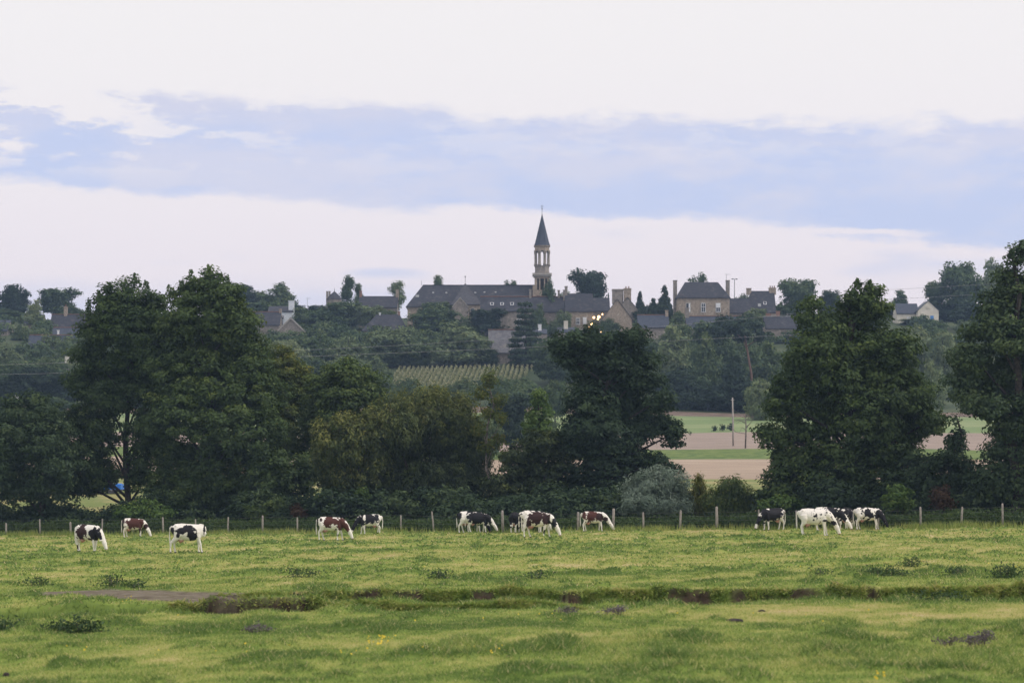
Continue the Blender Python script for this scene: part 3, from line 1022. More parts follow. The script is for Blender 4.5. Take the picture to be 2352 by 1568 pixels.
def fence():
    rng = random.Random(4)
    xs = [92, 375, 450, 523, 603, 683, 762, 838, 921, 997, 1155, 1243, 1328, 1408, 1478, 1562, 1647, 1741, 1830, 1926, 2018, 2115, 2208, 2303, 2398]
    xs = [-60, 14] + [92, 163, 234, 305] + xs[1:10] + [1076] + xs[10:]
    pts = []
    for xd in xs:
        k = (xd - CX) / FPX
        y = 167.3 / (1 + .526 * k)
        pts.append((k * y, y))
    root = empty('wire_fence', (pts[0][0], pts[0][1], gz1(*pts[0])))
    tag(root, 'weathered wooden post and wire fence between the pasture and the trees', 'fence')
    bx, by, bz = root.location
    tops = []
    for i, (x, y) in enumerate(pts):
        z = gz1(x, y)
        h = rng.uniform(1.25, 1.5) if xs[i] > 1100 else rng.uniform(1.0, 1.35)
        if xs[i] in (997, 1155, 1408, 1647):
            h = 1.55
        tx, ty = rng.uniform(-.05, .05), rng.uniform(-.05, .05)
        if xs[i] == 997:
            tx = -.16
        mb = MB()
        r = rng.uniform(.055, .085)
        if xs[i] in (1155, 1408, 1328, 1647):
            r = .10
        mb.tube([(0, 0, -.3), (tx * .5, ty * .5, h * .5), (tx, ty, h - .06), (tx, ty, h)], [r, r * .98, r * .9, r * .55], 8)
        mb.build('post', WOOD, root, (x - bx, y - by, z - bz))
        tops.append((x, y, z, tx, ty))
    for h in (.35, .65, .95, 1.2):
        mb = MB()
        P = []
        for i, (x, y, z, tx, ty) in enumerate(tops):
            P.append((x + tx * h - bx, y + ty * h - by - .09, z + h - bz))
            if i + 1 < len(tops):
                x2, y2, z2 = tops[i + 1][:3]
                P.append(((x + x2) / 2 - bx, (y + y2) / 2 - by - .09, (z + z2) / 2 + h - .03 - bz))
        mb.tube(P, .004, 4)
        mb.build('wire', WIRE, root)


fence()

# ------------------------------------------------------------------ cows


def cow_mat():
    m, t, out = new_mat('cow_hide')
    a = N(t, 'ShaderNodeAttribute', attribute_name='coat')
    tc = N(t, 'ShaderNodeTexCoord')
    n = noise(t, tc.outputs['Object'], 14, 4, .6)
    hs = N(t, 'ShaderNodeHueSaturation')
    t.links.new(a.outputs['Color'], hs.inputs['Color'])
    t.links.new(mth(t, 'SUBTRACT', 1.06, mth(t, 'MULTIPLY', sstep(t, .40, .8, n), .22)), hs.inputs['Value'])
    c = hs.outputs[0]
    p = N(t, 'ShaderNodeBsdfPrincipled')
    t.links.new(c, p.inputs['Base Color'])
    p.inputs['Roughness'].default_value = .65
    p.inputs['Specular IOR Level'].default_value = .25
    t.links.new(p.outputs[0], out.inputs[0])
    return m


HIDE = cow_mat()
WHITE, BLACK, BROWN, PINK, DKBR = (.80, .76, .70), (.009, .008, .011), (.075, .024, .016), (.50, .27, .22), (.035, .014, .012)


def n3(p, sc, seed):
    return (vn(p[:, 0] * sc + p[:, 1] * sc * .8, p[:, 2] * sc + p[:, 1] * sc * .5, seed) + vn(p[:, 0] * sc * 2.1 - p[:, 1] * sc, p[:, 2] * sc * 2.1, seed + 3) * .5) / 1.5


def make_cow(label, xd, yd, face, scale, patches, pose='graze', seed=0, spots=None, spot_col=BLACK, base=WHITE, legs=(0, 0, 0, 0), head_yaw=0.0, yd_y=None, group='cows grazing in the pasture'):
    """face : heading in degrees, 0 = to the right of the frame, 180 = to the left"""
    rng = random.Random(seed)
    mb = MB()
    # trunk of the body, lofted
    rings = [(-.83, 1.10, .07, .12), (-.78, 1.10, .15, .20), (-.66, 1.07, .235, .29), (-.48, 1.03, .275, .345), (-.22, .98, .315, .395), (.08, .965, .325, .41), (.32, .985, .29, .385), (.50, 1.01, .235, .35), (.64, 1.03, .17, .29), (.74, 1.03, .10, .20)]
    i0 = 0
    n = 16
    for (x, zc, hw, hh) in rings:
        for j in range(n):
            t = 2 * math.pi * j / n
            cw, sw = math.cos(t), math.sin(t)
            flat = .90 if sw > .6 else 1.0
            mb.v.append((x, hw * cw * (1 - .14 * max(0, sw)), zc + hh * sw * flat))
    for k in range(len(rings) - 1):
        for j in range(n):
            a, b = k * n + j, k * n + (j + 1) % n
            mb.f.append((a, b, b + n, a + n))
            mb.sm.append(True)
    mb.f.append(tuple(range(n))[::-1])
    mb.f.append(tuple((len(rings) - 1) * n + j for j in range(n)))
    mb.sm += [False, False]
    mb.tube([(.45, 0, 1.27), (.1, 0, 1.29), (-.35, 0, 1.31), (-.68, 0, 1.30)], [.08, .08, .09, .07], 8)      # back line
    mb.tube([(-.60, -.20, 1.26), (-.60, 0, 1.30), (-.60, .20, 1.26)], [.05, .07, .05], 7)                    # hip bones
    # legs : (front near, front far, hind near, hind far)
    for q, (sy, dx) in enumerate(zip((-1, 1, -1, 1), legs)):
        if q < 2:
            y = .145 * sy
            mb.tube([(.44, y * .9, 1.0), (.43, y * 1.1, .76), (.43 + dx * .30, y * 1.05, .60), (.45 + dx * .7, y, .38), (.44 + dx * .95, y, .15), (.46 + dx, y, .07), (.48 + dx, y, -.02)],
                    [.15, .135, .082, .056, .040, .047, .058], 9)
        else:
            y = .155 * sy
            mb.tube([(-.56, y * .9, 1.05), (-.52, y * 1.15, .84), (-.55 + dx * .25, y * 1.1, .66), (-.67 + dx * .65, y, .46), (-.63 + dx * .9, y, .16), (-.60 + dx, y, .07), (-.58 + dx, y, -.02)],
                    [.20, .185, .125, .062, .042, .048, .058], 9)
    # udder, brisket, tail
    mb.tube([(-.46, 0, .66), (-.38, 0, .58), (-.26, 0, .62)], [.10, .15, .09], 8)
    mb.tube([(.55, 0, .86), (.68, 0, .86), (.74, 0, .98)], [.13, .13, .12], 8)
    mb.tube([(-.80, 0, 1.27), (-.90, 0, 1.18), (-.92, .01, .85), (-.90, .02, .58), (-.90, .02, .36)], [.045, .036, .030, .042, .024], 7)
    # neck and head
    cyw, syw = math.cos(head_yaw), math.sin(head_yaw)

    def hp(x, y, z):      # turn about the shoulder
        dx = x - .55
        return (.55 + dx * cyw - y * syw, dx * syw + y * cyw, z)
    if pose == 'graze':
        nk = [(.48, 0, 1.10), (.70, 0, .99), (.88, 0, .80), (1.01, 0, .58), (1.05, 0, .48)]
        hd = [(1.02, 0, .56), (1.08, 0, .44), (1.15, 0, .29), (1.20, 0, .15), (1.21, 0, .08)]
    elif pose == 'low':
        nk = [(.48, 0, 1.10), (.74, 0, .98), (.95, 0, .78), (1.10, 0, .56), (1.15, 0, .46)]
        hd = [(1.12, 0, .54), (1.20, 0, .42), (1.28, 0, .28), (1.34, 0, .15), (1.36, 0, .09)]
    else:
        nk = [(.46, 0, 1.12), (.68, 0, 1.08), (.88, 0, 1.06), (1.02, 0, 1.02), (1.06, 0, .98)]
        hd = [(1.02, 0, 1.05), (1.12, 0, .98), (1.24, 0, .86), (1.33, 0, .76), (1.36, 0, .72)]
    mb.tube([hp(*p) for p in nk], [.28, .225, .165, .125, .09], 10)
    mb.tube([hp(*p) for p in hd], [.115, .128, .098, .082, .055], 10)
    pz = hd[0]
    for sy in (-1, 1):
        mb.tube([hp(pz[0], .09 * sy, pz[2] + .02), hp(pz[0] - .03, .18 * sy, pz[2] + .03), hp(pz[0] - .05, .27 * sy, pz[2] - .01)], [.035, .052, .022], 7)
    me0 = mb.mesh('cow_build')
    tmp = bpy.data.objects.new('cow_build', me0)
    COL.objects.link(tmp)
    rm = tmp.modifiers.new('r', 'REMESH')
    rm.mode = 'VOXEL'
    rm.voxel_size = .024
    sm = tmp.modifiers.new('s', 'SMOOTH')
    sm.iterations = 3
    sm.factor = .5
    dg = bpy.context.evaluated_depsgraph_get()
    me = bpy.data.meshes.new_from_object(tmp.evaluated_get(dg))
    bpy.data.objects.remove(tmp)
    bpy.data.meshes.remove(me0)
    me.name = 'cow'
    nv = len(me.vertices)
    co = np.empty(nv * 3, np.float32)
    me.vertices.foreach_get('co', co)
    p = co.reshape(-1, 3).astype(float)
    col = np.tile(np.array(base), (nv, 1))
    w = (n3(p, 5.0, seed) - .5) * .75 + (n3(p, 12., seed + 9) - .5) * .55 + (n3(p, 24., seed + 19) - .5) * .25
    if spots:
        k = (n3(p, spots[0], seed + 5) > spots[1]) & (p[:, 2] > .55) & (p[:, 0] > spots[2]) & (p[:, 0] < spots[3])
        col[k] = spot_col
    for (px, pz_, rx, rz, c) in patches:
        d = np.sqrt(((p[:, 0] - px) / rx) ** 2 + ((p[:, 2] - pz_) / rz) ** 2)
        col[d + w < 1] = c
    # muzzle, udder and hooves
    mz = np.array(hp(*hd[-1]))
    dm = np.linalg.norm(p - mz, axis=1)
    col[dm < .09] = (.30, .17, .15)
    ud = ((p[:, 0] + .38) / .2) ** 2 + ((p[:, 2] - .53) / .10) ** 2
    col[(ud < 1) & (np.abs(p[:, 1]) < .17)] = PINK
    col[p[:, 2] < .055] = (.05, .045, .04)
    at = me.attributes.new('coat', 'FLOAT_COLOR', 'POINT')
    c4 = np.ones((nv, 4), np.float32)
    c4[:, :3] = col
    at.data.foreach_set('color', c4.ravel())
    me.polygons.foreach_set('use_smooth', np.ones(len(me.polygons), bool))
    me.materials.clear()
    x, y, z = on_pasture(xd, yd)
    ymax = 167.3 / (1 + .526 * (xd - CX) / FPX) - (1.2 if yd_y is None else yd_y)
    if y > ymax:
        y = ymax
        x = X(xd, y)
        z = gz1(x, y)
    o = link('cow', me, HIDE, None, (x, y, z), R(face))
    o.scale = (scale,) * 3
    return tag(o, label, 'cow', group)


HEAD_W = (1.14, .28, .20, .24, WHITE)
make_cow('dark brown and white cow grazing, leftmost of the herd', 203, 1266, -32, 1.06, [(-.15, 1.10, .34, .34, DKBR), (-.3, .8, .22, .25, DKBR), (.55, .95, .28, .36, BLACK), (.82, .75, .20, .24, BLACK), (.22, 1.25, .26, .18, WHITE), (-.40, .25, .25, .16, DKBR), HEAD_W], 'graze', 1, (7, .66, -.6, .6), DKBR, legs=(.05, -.1, .05, -.15))
make_cow('reddish brown and white cow grazing close to the fence, second from the left', 308, 1236, -8, 1.0, [(-.05, 1.05, .46, .36, BROWN), (.52, .98, .26, .36, BROWN), (.85, .78, .20, .22, DKBR), (-.75, 1.15, .10, .25, DKBR), (.42, .5, .10, .2, DKBR), HEAD_W], 'graze', 2, (8, .66, -.8, .3), DKBR, legs=(.08, -.06, -.05, .06))
make_cow('white cow with one large black saddle patch, standing with head turned away', 434, 1268, 3, 1.10, [(-.05, 1.14, .26, .22, BLACK), (-.34, 1.02, .26, .14, BLACK), (.16, .88, .22, .28, BLACK), (-.48, .86, .10, .13, BLACK), (-.78, 1.05, .11, .22, BLACK), (.72, 1.1, .06, .2, BLACK)], 'up', 3, legs=(.16, .0, -.26, -.06), head_yaw=1.9)
make_cow('reddish brown and white cow grazing right, in front of a black cow', 762, 1241, -5, 1.06, [(-.18, 1.10, .26, .34, BROWN), (.25, 1.12, .24, .2, BROWN), (.60, .92, .26, .34, BROWN), (.88, .72, .20, .24, BROWN), (-.60, 1.2, .09, .12, DKBR), (-.82, 1.05, .06, .3, DKBR), (.45, .3, .1, .09, BLACK), HEAD_W], 'graze', 4, (9, .68, -.4, .5), BROWN, legs=(-.10, .16, -.10, .12))
make_cow('black and white cow grazing left behind the brown spotted one', 848, 1227, 184, 1.02, [(.0, 1.10, .50, .34, BLACK), (.62, .95, .30, .40, BLACK), (.98, .62, .30, .4, BLACK), (-.5, 1.15, .2, .2, BLACK), (.33, 1.12, .08, .18, WHITE), (-.70, 1.2, .06, .14, WHITE)], 'graze', 5, (9, .62, -.7, -.2), BLACK, legs=(.10, -.15, .06, -.08))
make_cow('black cow with a white band across its hips, grazing right near a fence post', 1082, 1223, -3, 1.10, [(-.78, 1.12, .17, .26, BLACK), (.0, 1.08, .34, .40, BLACK), (.55, .98, .30, .42, BLACK), (.88, .74, .24, .34, BLACK), (1.12, .3, .2, .3, BLACK), (-.42, 1.2, .10, .4, WHITE)], 'graze', 6, legs=(.12, -.08, -.14, .12))
make_cow('pale headed black cow mostly hidden behind the white banded one', 1098, 1218, -6, 1.0, [(.0, 1.05, .8, .45, BLACK), (.6, .95, .34, .42, BLACK), HEAD_W], 'low', 7, legs=(.1, -.1, .1, -.1))
make_cow('solid black cow seen end on between two fence posts', 1184, 1220, 78, 1.05, [(0, 1.1, 1.1, .55, BLACK), (1.0, .5, .6, .8, BLACK), (-.8, 1.0, .3, .55, BLACK)], 'graze', 8, legs=(.0, .05, .0, -.05))
make_cow('dark brown cow with white legs grazing right, near the middle', 1236, 1234, -12, 1.14, [(-.05, 1.08, .46, .38, DKBR), (.50, 1.02, .30, .36, DKBR), (.84, .8, .22, .26, BLACK), (-.45, .75, .12, .25, DKBR), (.43, .25, .10, .2, BLACK), (.75, 1.05, .06, .25, WHITE), HEAD_W], 'graze', 9, (10, .68, -.6, .4), DKBR, legs=(-.12, .14, -.12, .14))
make_cow('speckled white cow partly hidden behind the dark brown one', 1224, 1222, 20, 1.12, [(.5, .9, .3, .3, BLACK)], 'graze', 10, (9, .54, -1, 1.2), BLACK)
make_cow('reddish brown and white cow grazing between two thick fence posts', 1364, 1215, -3, 1.0, [(-.1, 1.08, .42, .34, BROWN), (-.65, 1.12, .14, .24, BROWN), (.42, 1.0, .22, .30, DKBR), (.80, .84, .18, .16, DKBR), HEAD_W], 'low', 11, (8, .60, -.8, .5), BROWN, legs=(.1, -.1, -.08, .08))
make_cow('nearly black cow grazing left with a white blaze, right of the field gap', 1774, 1216, 205, 1.05, [(0, 1.08, .75, .48, BLACK), (.6, .95, .36, .45, BLACK), (1.0, .6, .3, .4, BLACK), (.35, 1.36, .10, .08, WHITE), (1.22, .2, .1, .16, WHITE)], 'graze', 12, legs=(.05, -.1, .05, -.1))
make_cow('mostly white cow with small black specks grazing right, nearest of the right group', 1872, 1231, -6, 1.14, [(-.05, 1.0, .06, .06, BLACK), (.06, 1.05, .05, .09, BLACK), (.28, 1.08, .05, .06, BLACK), (-.08, .82, .04, .05, BLACK), (.92, .66, .14, .12, BLACK), (.50, .78, .1, .05, BLACK)], 'graze', 13, (13, .74, -.2, 1.2), BLACK, legs=(.02, .14, -.02, .06))
make_cow('black backed cow with a pale face behind the mostly white one', 1902, 1219, -14, 1.10, [(.25, 1.08, .4, .34, BLACK), (.72, .92, .30, .34, BLACK), (.95, .7, .14, .2, BLACK), HEAD_W], 'low', 14, (9, .7, -.8, .2), BLACK)
make_cow('black and white mottled cow seen from behind, second from the right', 1945, 1211, 62, 1.06, [(-.5, 1.15, .3, .25, BLACK), (0, 1.0, .4, .3, BLACK), (.6, .9, .4, .5, BLACK)], 'graze', 15, (7, .52, -1, 1), BLACK, legs=(0, .08, .06, -.06))
make_cow('white cow with black neck and mottled flank, rightmost of the herd', 1994, 1212, -4, 1.04, [(-.05, 1.08, .20, .30, BLACK), (.12, .86, .18, .14, BLACK), (.66, .92, .26, .30, BLACK), (.92, .70, .26, .3, BLACK), (1.15, .3, .2, .3, BLACK)], 'graze', 16, (9, .60, -.5, .4), BLACK, legs=(.02, .18, -.08, .10))

# ------------------------------------------------------------------ weeds in the pasture
STEM = surf_mat('dry_stem', (.19, .15, .15), (.10, .08, .08), 8, .95)
SOILM = surf_mat('molehill_soil', (.060, .048, .042), (.030, .025, .024), 7, .98, bump=.5)


def weed(name, label, xd, yd, wd, hd_, leaf, seed, n=420, dry=False, group='weeds standing in the pasture'):
    rng = np.random.default_rng(seed)
    x, y, z = on_pasture(xd, yd)
    s = FPX / y
    w, h = wd / s / 2, hd_ / s
    root = empty(name, (x, y, z))
    ns = max(5, int(14 * w))
    P, NN = [], []
    for k in range(ns):
        a = rng.uniform(0, 2 * np.pi)
        r = rng.uniform(0, 1) ** .6
        bx, by = w * .8 * r * math.cos(a), min(w, .5) * .8 * r * math.sin(a)
        hh = h * rng.uniform(.55, 1.1) * (1 - .45 * r * r)
        tx, ty = bx * 1.25 + rng.normal(0, .05), by * 1.25 + rng.normal(0, .05)
        MB().tube([(bx, by, -.05), ((bx + tx) / 2, (by + ty) / 2, hh * .6), (tx, ty, hh)], [.012, .009, .005], 5).build('stem', STEM, root)
        m = max(4, n // ns)
        f = rng.uniform(.05 if not dry else .55, 1.05, m)
        sp = (.05 + .10 * (1 - f) + .02)[:, None] * np.array([1, 1, .4]) * (2.0 if not dry else .9)
        P.append(np.stack([bx + (tx - bx) * f, by + (ty - by) * f, hh * f], -1) + rng.normal(0, 1, (m, 3)) * sp)
    P = np.concatenate(P)
    P[:, 2] = np.maximum(P[:, 2], .02)
    nn = sph(rng, len(P)) + UP * .6
    nn /= np.linalg.norm(nn, axis=1, keepdims=True)
    L = rng.uniform(.05, .14, len(P)) * (1.0 if not dry else .6)
    V = leaf_quads(P, nn, L, L * .4, rng, .2)
    link('foliage', crown_mesh(name, V, rng.normal(.4, .18, len(P))), LEAF[leaf], root)
    return tag(root, label, 'weed', group)


LEAF['thistle'] = leaf_mat('leaf_thistle', [(0, (.030, .055, .022)), (.6, (.070, .115, .042)), (1, (.12, .17, .06))])
LEAF['deadhead'] = leaf_mat('leaf_deadhead', [(0, (.10, .085, .085)), (.6, (.20, .17, .18)), (1, (.34, .29, .31))])
weed('thistle_clump', 'dark green thistle clump in the left foreground below the drain', 178, 1452, 80, 36, 'thistle', 1, 900)
weed('thistle_clump', 'dark green thistle clump cut by the left edge', 4, 1446, 30, 24, 'thistle', 2, 420)
weed('dead_thistle', 'greyish purple dead thistle heads in the right foreground', 2252, 1484, 70, 38, 'deadhead', 3, 620, True)
weed('dead_thistle', 'thin grey dead stems left of the purple thistle heads, right foreground', 2170, 1478, 36, 24, 'deadhead', 4, 160, True)
weed('dead_thistle', 'small grey dead stems right of the picture middle, the left of a pair', 1300, 1412, 40, 22, 'deadhead', 5, 300, True)
weed('dead_thistle', 'wider grey dead stems right of the picture middle, the right of a pair', 1425, 1412, 72, 24, 'deadhead', 6, 460, True)
weed('dead_thistle', 'flat grey brown dead stems before the earthy bank of the drain', 596, 1450, 50, 18, 'deadhead', 7, 300, True)
weed('thistle_clump', 'biggest dark green thistle patch above the right end of the bank', 2030, 1322, 110, 24, 'thistle', 8, 900)
weed('thistle_clump', 'round green thistle clump just above the biggest patch on the right', 2092, 1302, 36, 20, 'thistle', 9, 360)
weed('thistle_clump', 'dark thistle clump near the right edge above the bank', 2305, 1322, 62, 28, 'thistle', 10, 560)
weed('thistle_clump', 'loose green thistle patch between the two dark ones on the right', 2190, 1320, 70, 22, 'thistle', 11, 400)
weed('thistle_clump', 'small upright thistle left of the biggest right hand patch', 1890, 1324, 22, 22, 'thistle', 12, 180)
weed('thistle_clump', 'small thistle above the left end of the mud patch', 85, 1345, 46, 20, 'thistle', 13, 300)
weed('thistle_clump', 'upright thistle above the middle of the mud patch', 258, 1345, 34, 26, 'thistle', 14, 300)
weed('thistle_clump', 'low thistle above the right end of the mud patch', 318, 1344, 42, 18, 'thistle', 15, 260)
weed('thistle_clump', 'thistles standing above the left end of the long bank', 690, 1326, 70, 22, 'thistle', 16, 420)
weed('thistle_clump', 'thin thistles on top of the bank, under the white banded cow', 1010, 1330, 60, 18, 'thistle', 17, 260)
weed('thistle_clump', 'single thistle on top of the bank under the middle cows', 1240, 1328, 26, 22, 'thistle', 18, 200)
weed('thistle_clump', 'flat green weeds below the bank at the right, around dead stems', 2150, 1378, 90, 14, 'thistle', 19, 420)


def molehill(label, xd, yd, wd, hd_, seed):
    rng = random.Random(seed)
    x, y, z = on_pasture(xd, yd)
    s = FPX / y
    w, h = wd / s / 2, hd_ / s
    bm = bmesh.new()
    bmesh.ops.create_icosphere(bm, subdivisions=3, radius=1)
    for v in bm.verts:
        k = 1 + .25 * (float(vn(np.array([v.co.x * 3 + seed]), np.array([v.co.y * 3 + v.co.z * 2]), seed)[0]) - .5) + rng.uniform(-.05, .05)
        v.co = Vector((v.co.x * w * k, v.co.y * min(w, .5) * k, max(-.05, v.co.z * h * k)))
    me = bpy.data.meshes.new('molehill')
    bm.to_mesh(me)
    bm.free()
    me.polygons.foreach_set('use_smooth', [True] * len(me.polygons))
    return tag(link('molehill', me, SOILM, None, (x, y, z)), label, 'molehill', 'molehills in the pasture')


molehill('dark molehill of bare soil in the right foreground', 1688, 1428, 44, 9, 1)
molehill('small dark molehill in the bottom left corner', 14, 1552, 16, 10, 2)
molehill('tiny brown molehill below the bank right of the pair of dead stems', 1750, 1404, 18, 5, 3)

# ------------------------------------------------------------------ hillside trees : a few crown shapes, copied


def unit_tree(kind, seed):
    """height 1, crown width 1 ; returns crown mesh and trunk mesh"""
    rng = np.random.default_rng(500 + seed)
    M = []
    kw = dict(leaf=.055, rc=.085, cover=.62, flat=.75, inner=.3)
    if kind == 'oak':
        for k in range(17):
            a = rng.uniform(0, 2 * np.pi)
            z = rng.uniform(.24, .86)
            r = rng.uniform(.1, .36) * (1 - 1.1 * max(0, z - .6)) if k else 0
            rr = rng.uniform(.11, .19) * (1.15 - .5 * abs(z - .55))
            M.append((r * math.cos(a), r * math.sin(a), z, rr, rr, rr * .85))
        M += [(0, 0, .62, .27, .27, .26), (0, 0, .36, .36, .36, .22)]
    elif kind == 'bush':
        for k in range(12):
            a = rng.uniform(0, 2 * np.pi)
            r = rng.uniform(.08, .36)
            rr = rng.uniform(.12, .20)
            M.append((r * math.cos(a), r * math.sin(a), rng.uniform(.22, .80 - r * .6), rr, rr, rr))
        M += [(0, 0, .5, .3, .3, .34), (0, 0, .2, .42, .42, .2)]
        kw.update(leaf=.05, rc=.075)
    elif kind == 'tall':
        for k in range(16):
            z = rng.uniform(.18, .92)
            r = rng.uniform(0, .30) * (1 - .7 * max(0, z - .5) / .5)
            a = rng.uniform(0, 2 * np.pi)
            rr = rng.uniform(.10, .17) * (1.2 - .6 * z)
            M.append((r * math.cos(a), r * math.sin(a), z, rr * 1.2, rr * 1.2, rr))
        M += [(0, 0, .45, .26, .26, .30)]
    elif kind == 'conifer':
        for k in range(13):
            z = .08 + .9 * k / 13
            r = .46 * (1 - z) + .03
            for j in range(5 if k < 9 else 2):
                a = 2 * np.pi * (j + rng.uniform(-.3, .3)) / (5 if k < 9 else 2) + k
                M.append((r * .55 * math.cos(a), r * .55 * math.sin(a), z, r * .5 + .02, r * .5 + .02, .045))
        kw.update(leaf=.05, rc=.05, cover=.75, droop=.6, inner=.4)
    elif kind == 'cedar':
        for k in range(11):
            z = .06 + .86 * k / 11
            r = .44 * (1 - z) ** .7 + .05
            for j in range(5):
                a = 2 * np.pi * (j + rng.uniform(-.3, .3)) / 5 + k * .7
                q = r * rng.uniform(.45, .8)
                M.append((q * math.cos(a), q * math.sin(a), z, r * .42, r * .42, .022))
        kw.update(leaf=.05, rc=.05, cover=.5, inner=.4, flat=.35)
    elif kind == 'birch':
        for k in range(20):
            z = rng.uniform(.25, .95)
            a = rng.uniform(0, 2 * np.pi)
            r = rng.uniform(0, .46) * (1.25 - z)
            rr = rng.uniform(.09, .16)
            M.append((r * math.cos(a), r * math.sin(a), z, rr * 1.4, rr * 1.4, rr * .8))
        kw.update(cover=.36)
    elif kind == 'pine':
        for k in range(13):
            a = rng.uniform(0, 2 * np.pi)
            r = rng.uniform(.05, .40)
            M.append((r * math.cos(a) - .02, r * math.sin(a), rng.uniform(.62, .92 - .3 * r), .14, .14, .07))
        kw.update(leaf=.045, rc=.07, flat=.5, inner=.2)
    V, T = crown_points(M, rng, **kw)
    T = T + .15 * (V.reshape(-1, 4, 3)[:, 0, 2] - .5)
    cm = crown_mesh(kind + '_crown', V, T)
    mb = MB()
    if kind == 'pine':
        mb.tube([(.10, 0, -.05), (.09, 0, .15), (.05, 0, .35), (.0, 0, .6), (-.03, 0, .85)], [.022, .019, .016, .013, .008], 7)
        for k in range(7):
            m = M[k]
            z0 = .45 + .05 * k
            mb.tube([(.02, 0, z0), (m[0] * .6, m[1] * .6, (z0 + m[2]) / 2 + .03), m[:3]], [.008, .006, .003], 5)
    else:
        mb.tube([(0, 0, -.05), (.01, 0, .25), (-.01, .01, .5), (0, 0, .85)], [.028, .022, .016, .004], 7)
        for m in M[:7]:
            mb.tube([(0, 0, max(.1, m[2] - .25)), (m[0] * .5, m[1] * .5, m[2] - .08), m[:3]], [.013, .009, .003], 5)
    return cm, mb.mesh(kind + '_trunk')


UNIT = {}
for k_, nvar in (('oak', 4), ('bush', 4), ('tall', 3), ('conifer', 2), ('cedar', 1), ('birch', 2), ('pine', 1)):
    UNIT[k_] = [unit_tree(k_, 10 * len(k_) + i) for i in range(nvar)]
LEAFCOPY = {}
NAMES = {'oak': 'oak_tree', 'bush': 'bush', 'tall': 'ash_tree', 'conifer': 'cypress_tree', 'cedar': 'cedar_tree', 'birch': 'birch_tree', 'pine': 'pine_tree'}
_cnt = [0]


def far_tree(kind, xd, top, wd, y, leaf, label, var=None, base=None, group='trees on the village hillside'):
    _cnt[0] += 1
    i = _cnt[0]
    rng = random.Random(i * 7)
    v = (i if var is None else var) % len(UNIT[kind])
    cm, tm = UNIT[kind][v]
    key = (kind, v, leaf)
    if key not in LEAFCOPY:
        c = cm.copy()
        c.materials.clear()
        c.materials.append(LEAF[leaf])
        LEAFCOPY[key] = c
    if group.startswith('trees on') and 456 <= y <= 576 and kind in ('oak', 'bush', 'tall') and top > 685:
        # stand the tree low enough on the slope for its crown to be about as tall as it is wide
        want = top + wd * {'oak': 1.0, 'bush': .92, 'tall': 1.25}[kind]
        lo_y = 525 if 870 < xd < 1260 and y > 500 else 456
        yy = y
        while yy > lo_y and HY - (gz1(X(xd, yy), yy) - CAMH) * FPX / yy < want:
            yy -= 3
        y = max(yy, lo_y)
    x = X(xd, y)
    zb = gz1(x, y) if base is None else Z(base, y)
    h = Z(top, y) - zb
    w = wd * y / FPX
    root = empty(NAMES[kind], (x, y, zb), rng.uniform(0, 6.28) if kind != 'pine' else 0)
    c = link('crown', LEAFCOPY[key], None, root)
    if not tm.materials:
        tm.materials.append(BARKR if kind == 'pine' else BARK)
    t = link('trunk', tm, None, root)
    for o in (c, t):
        o.scale = (w, w, h)
    return tag(root, label, 'bush' if kind == 'bush' else 'tree', group)


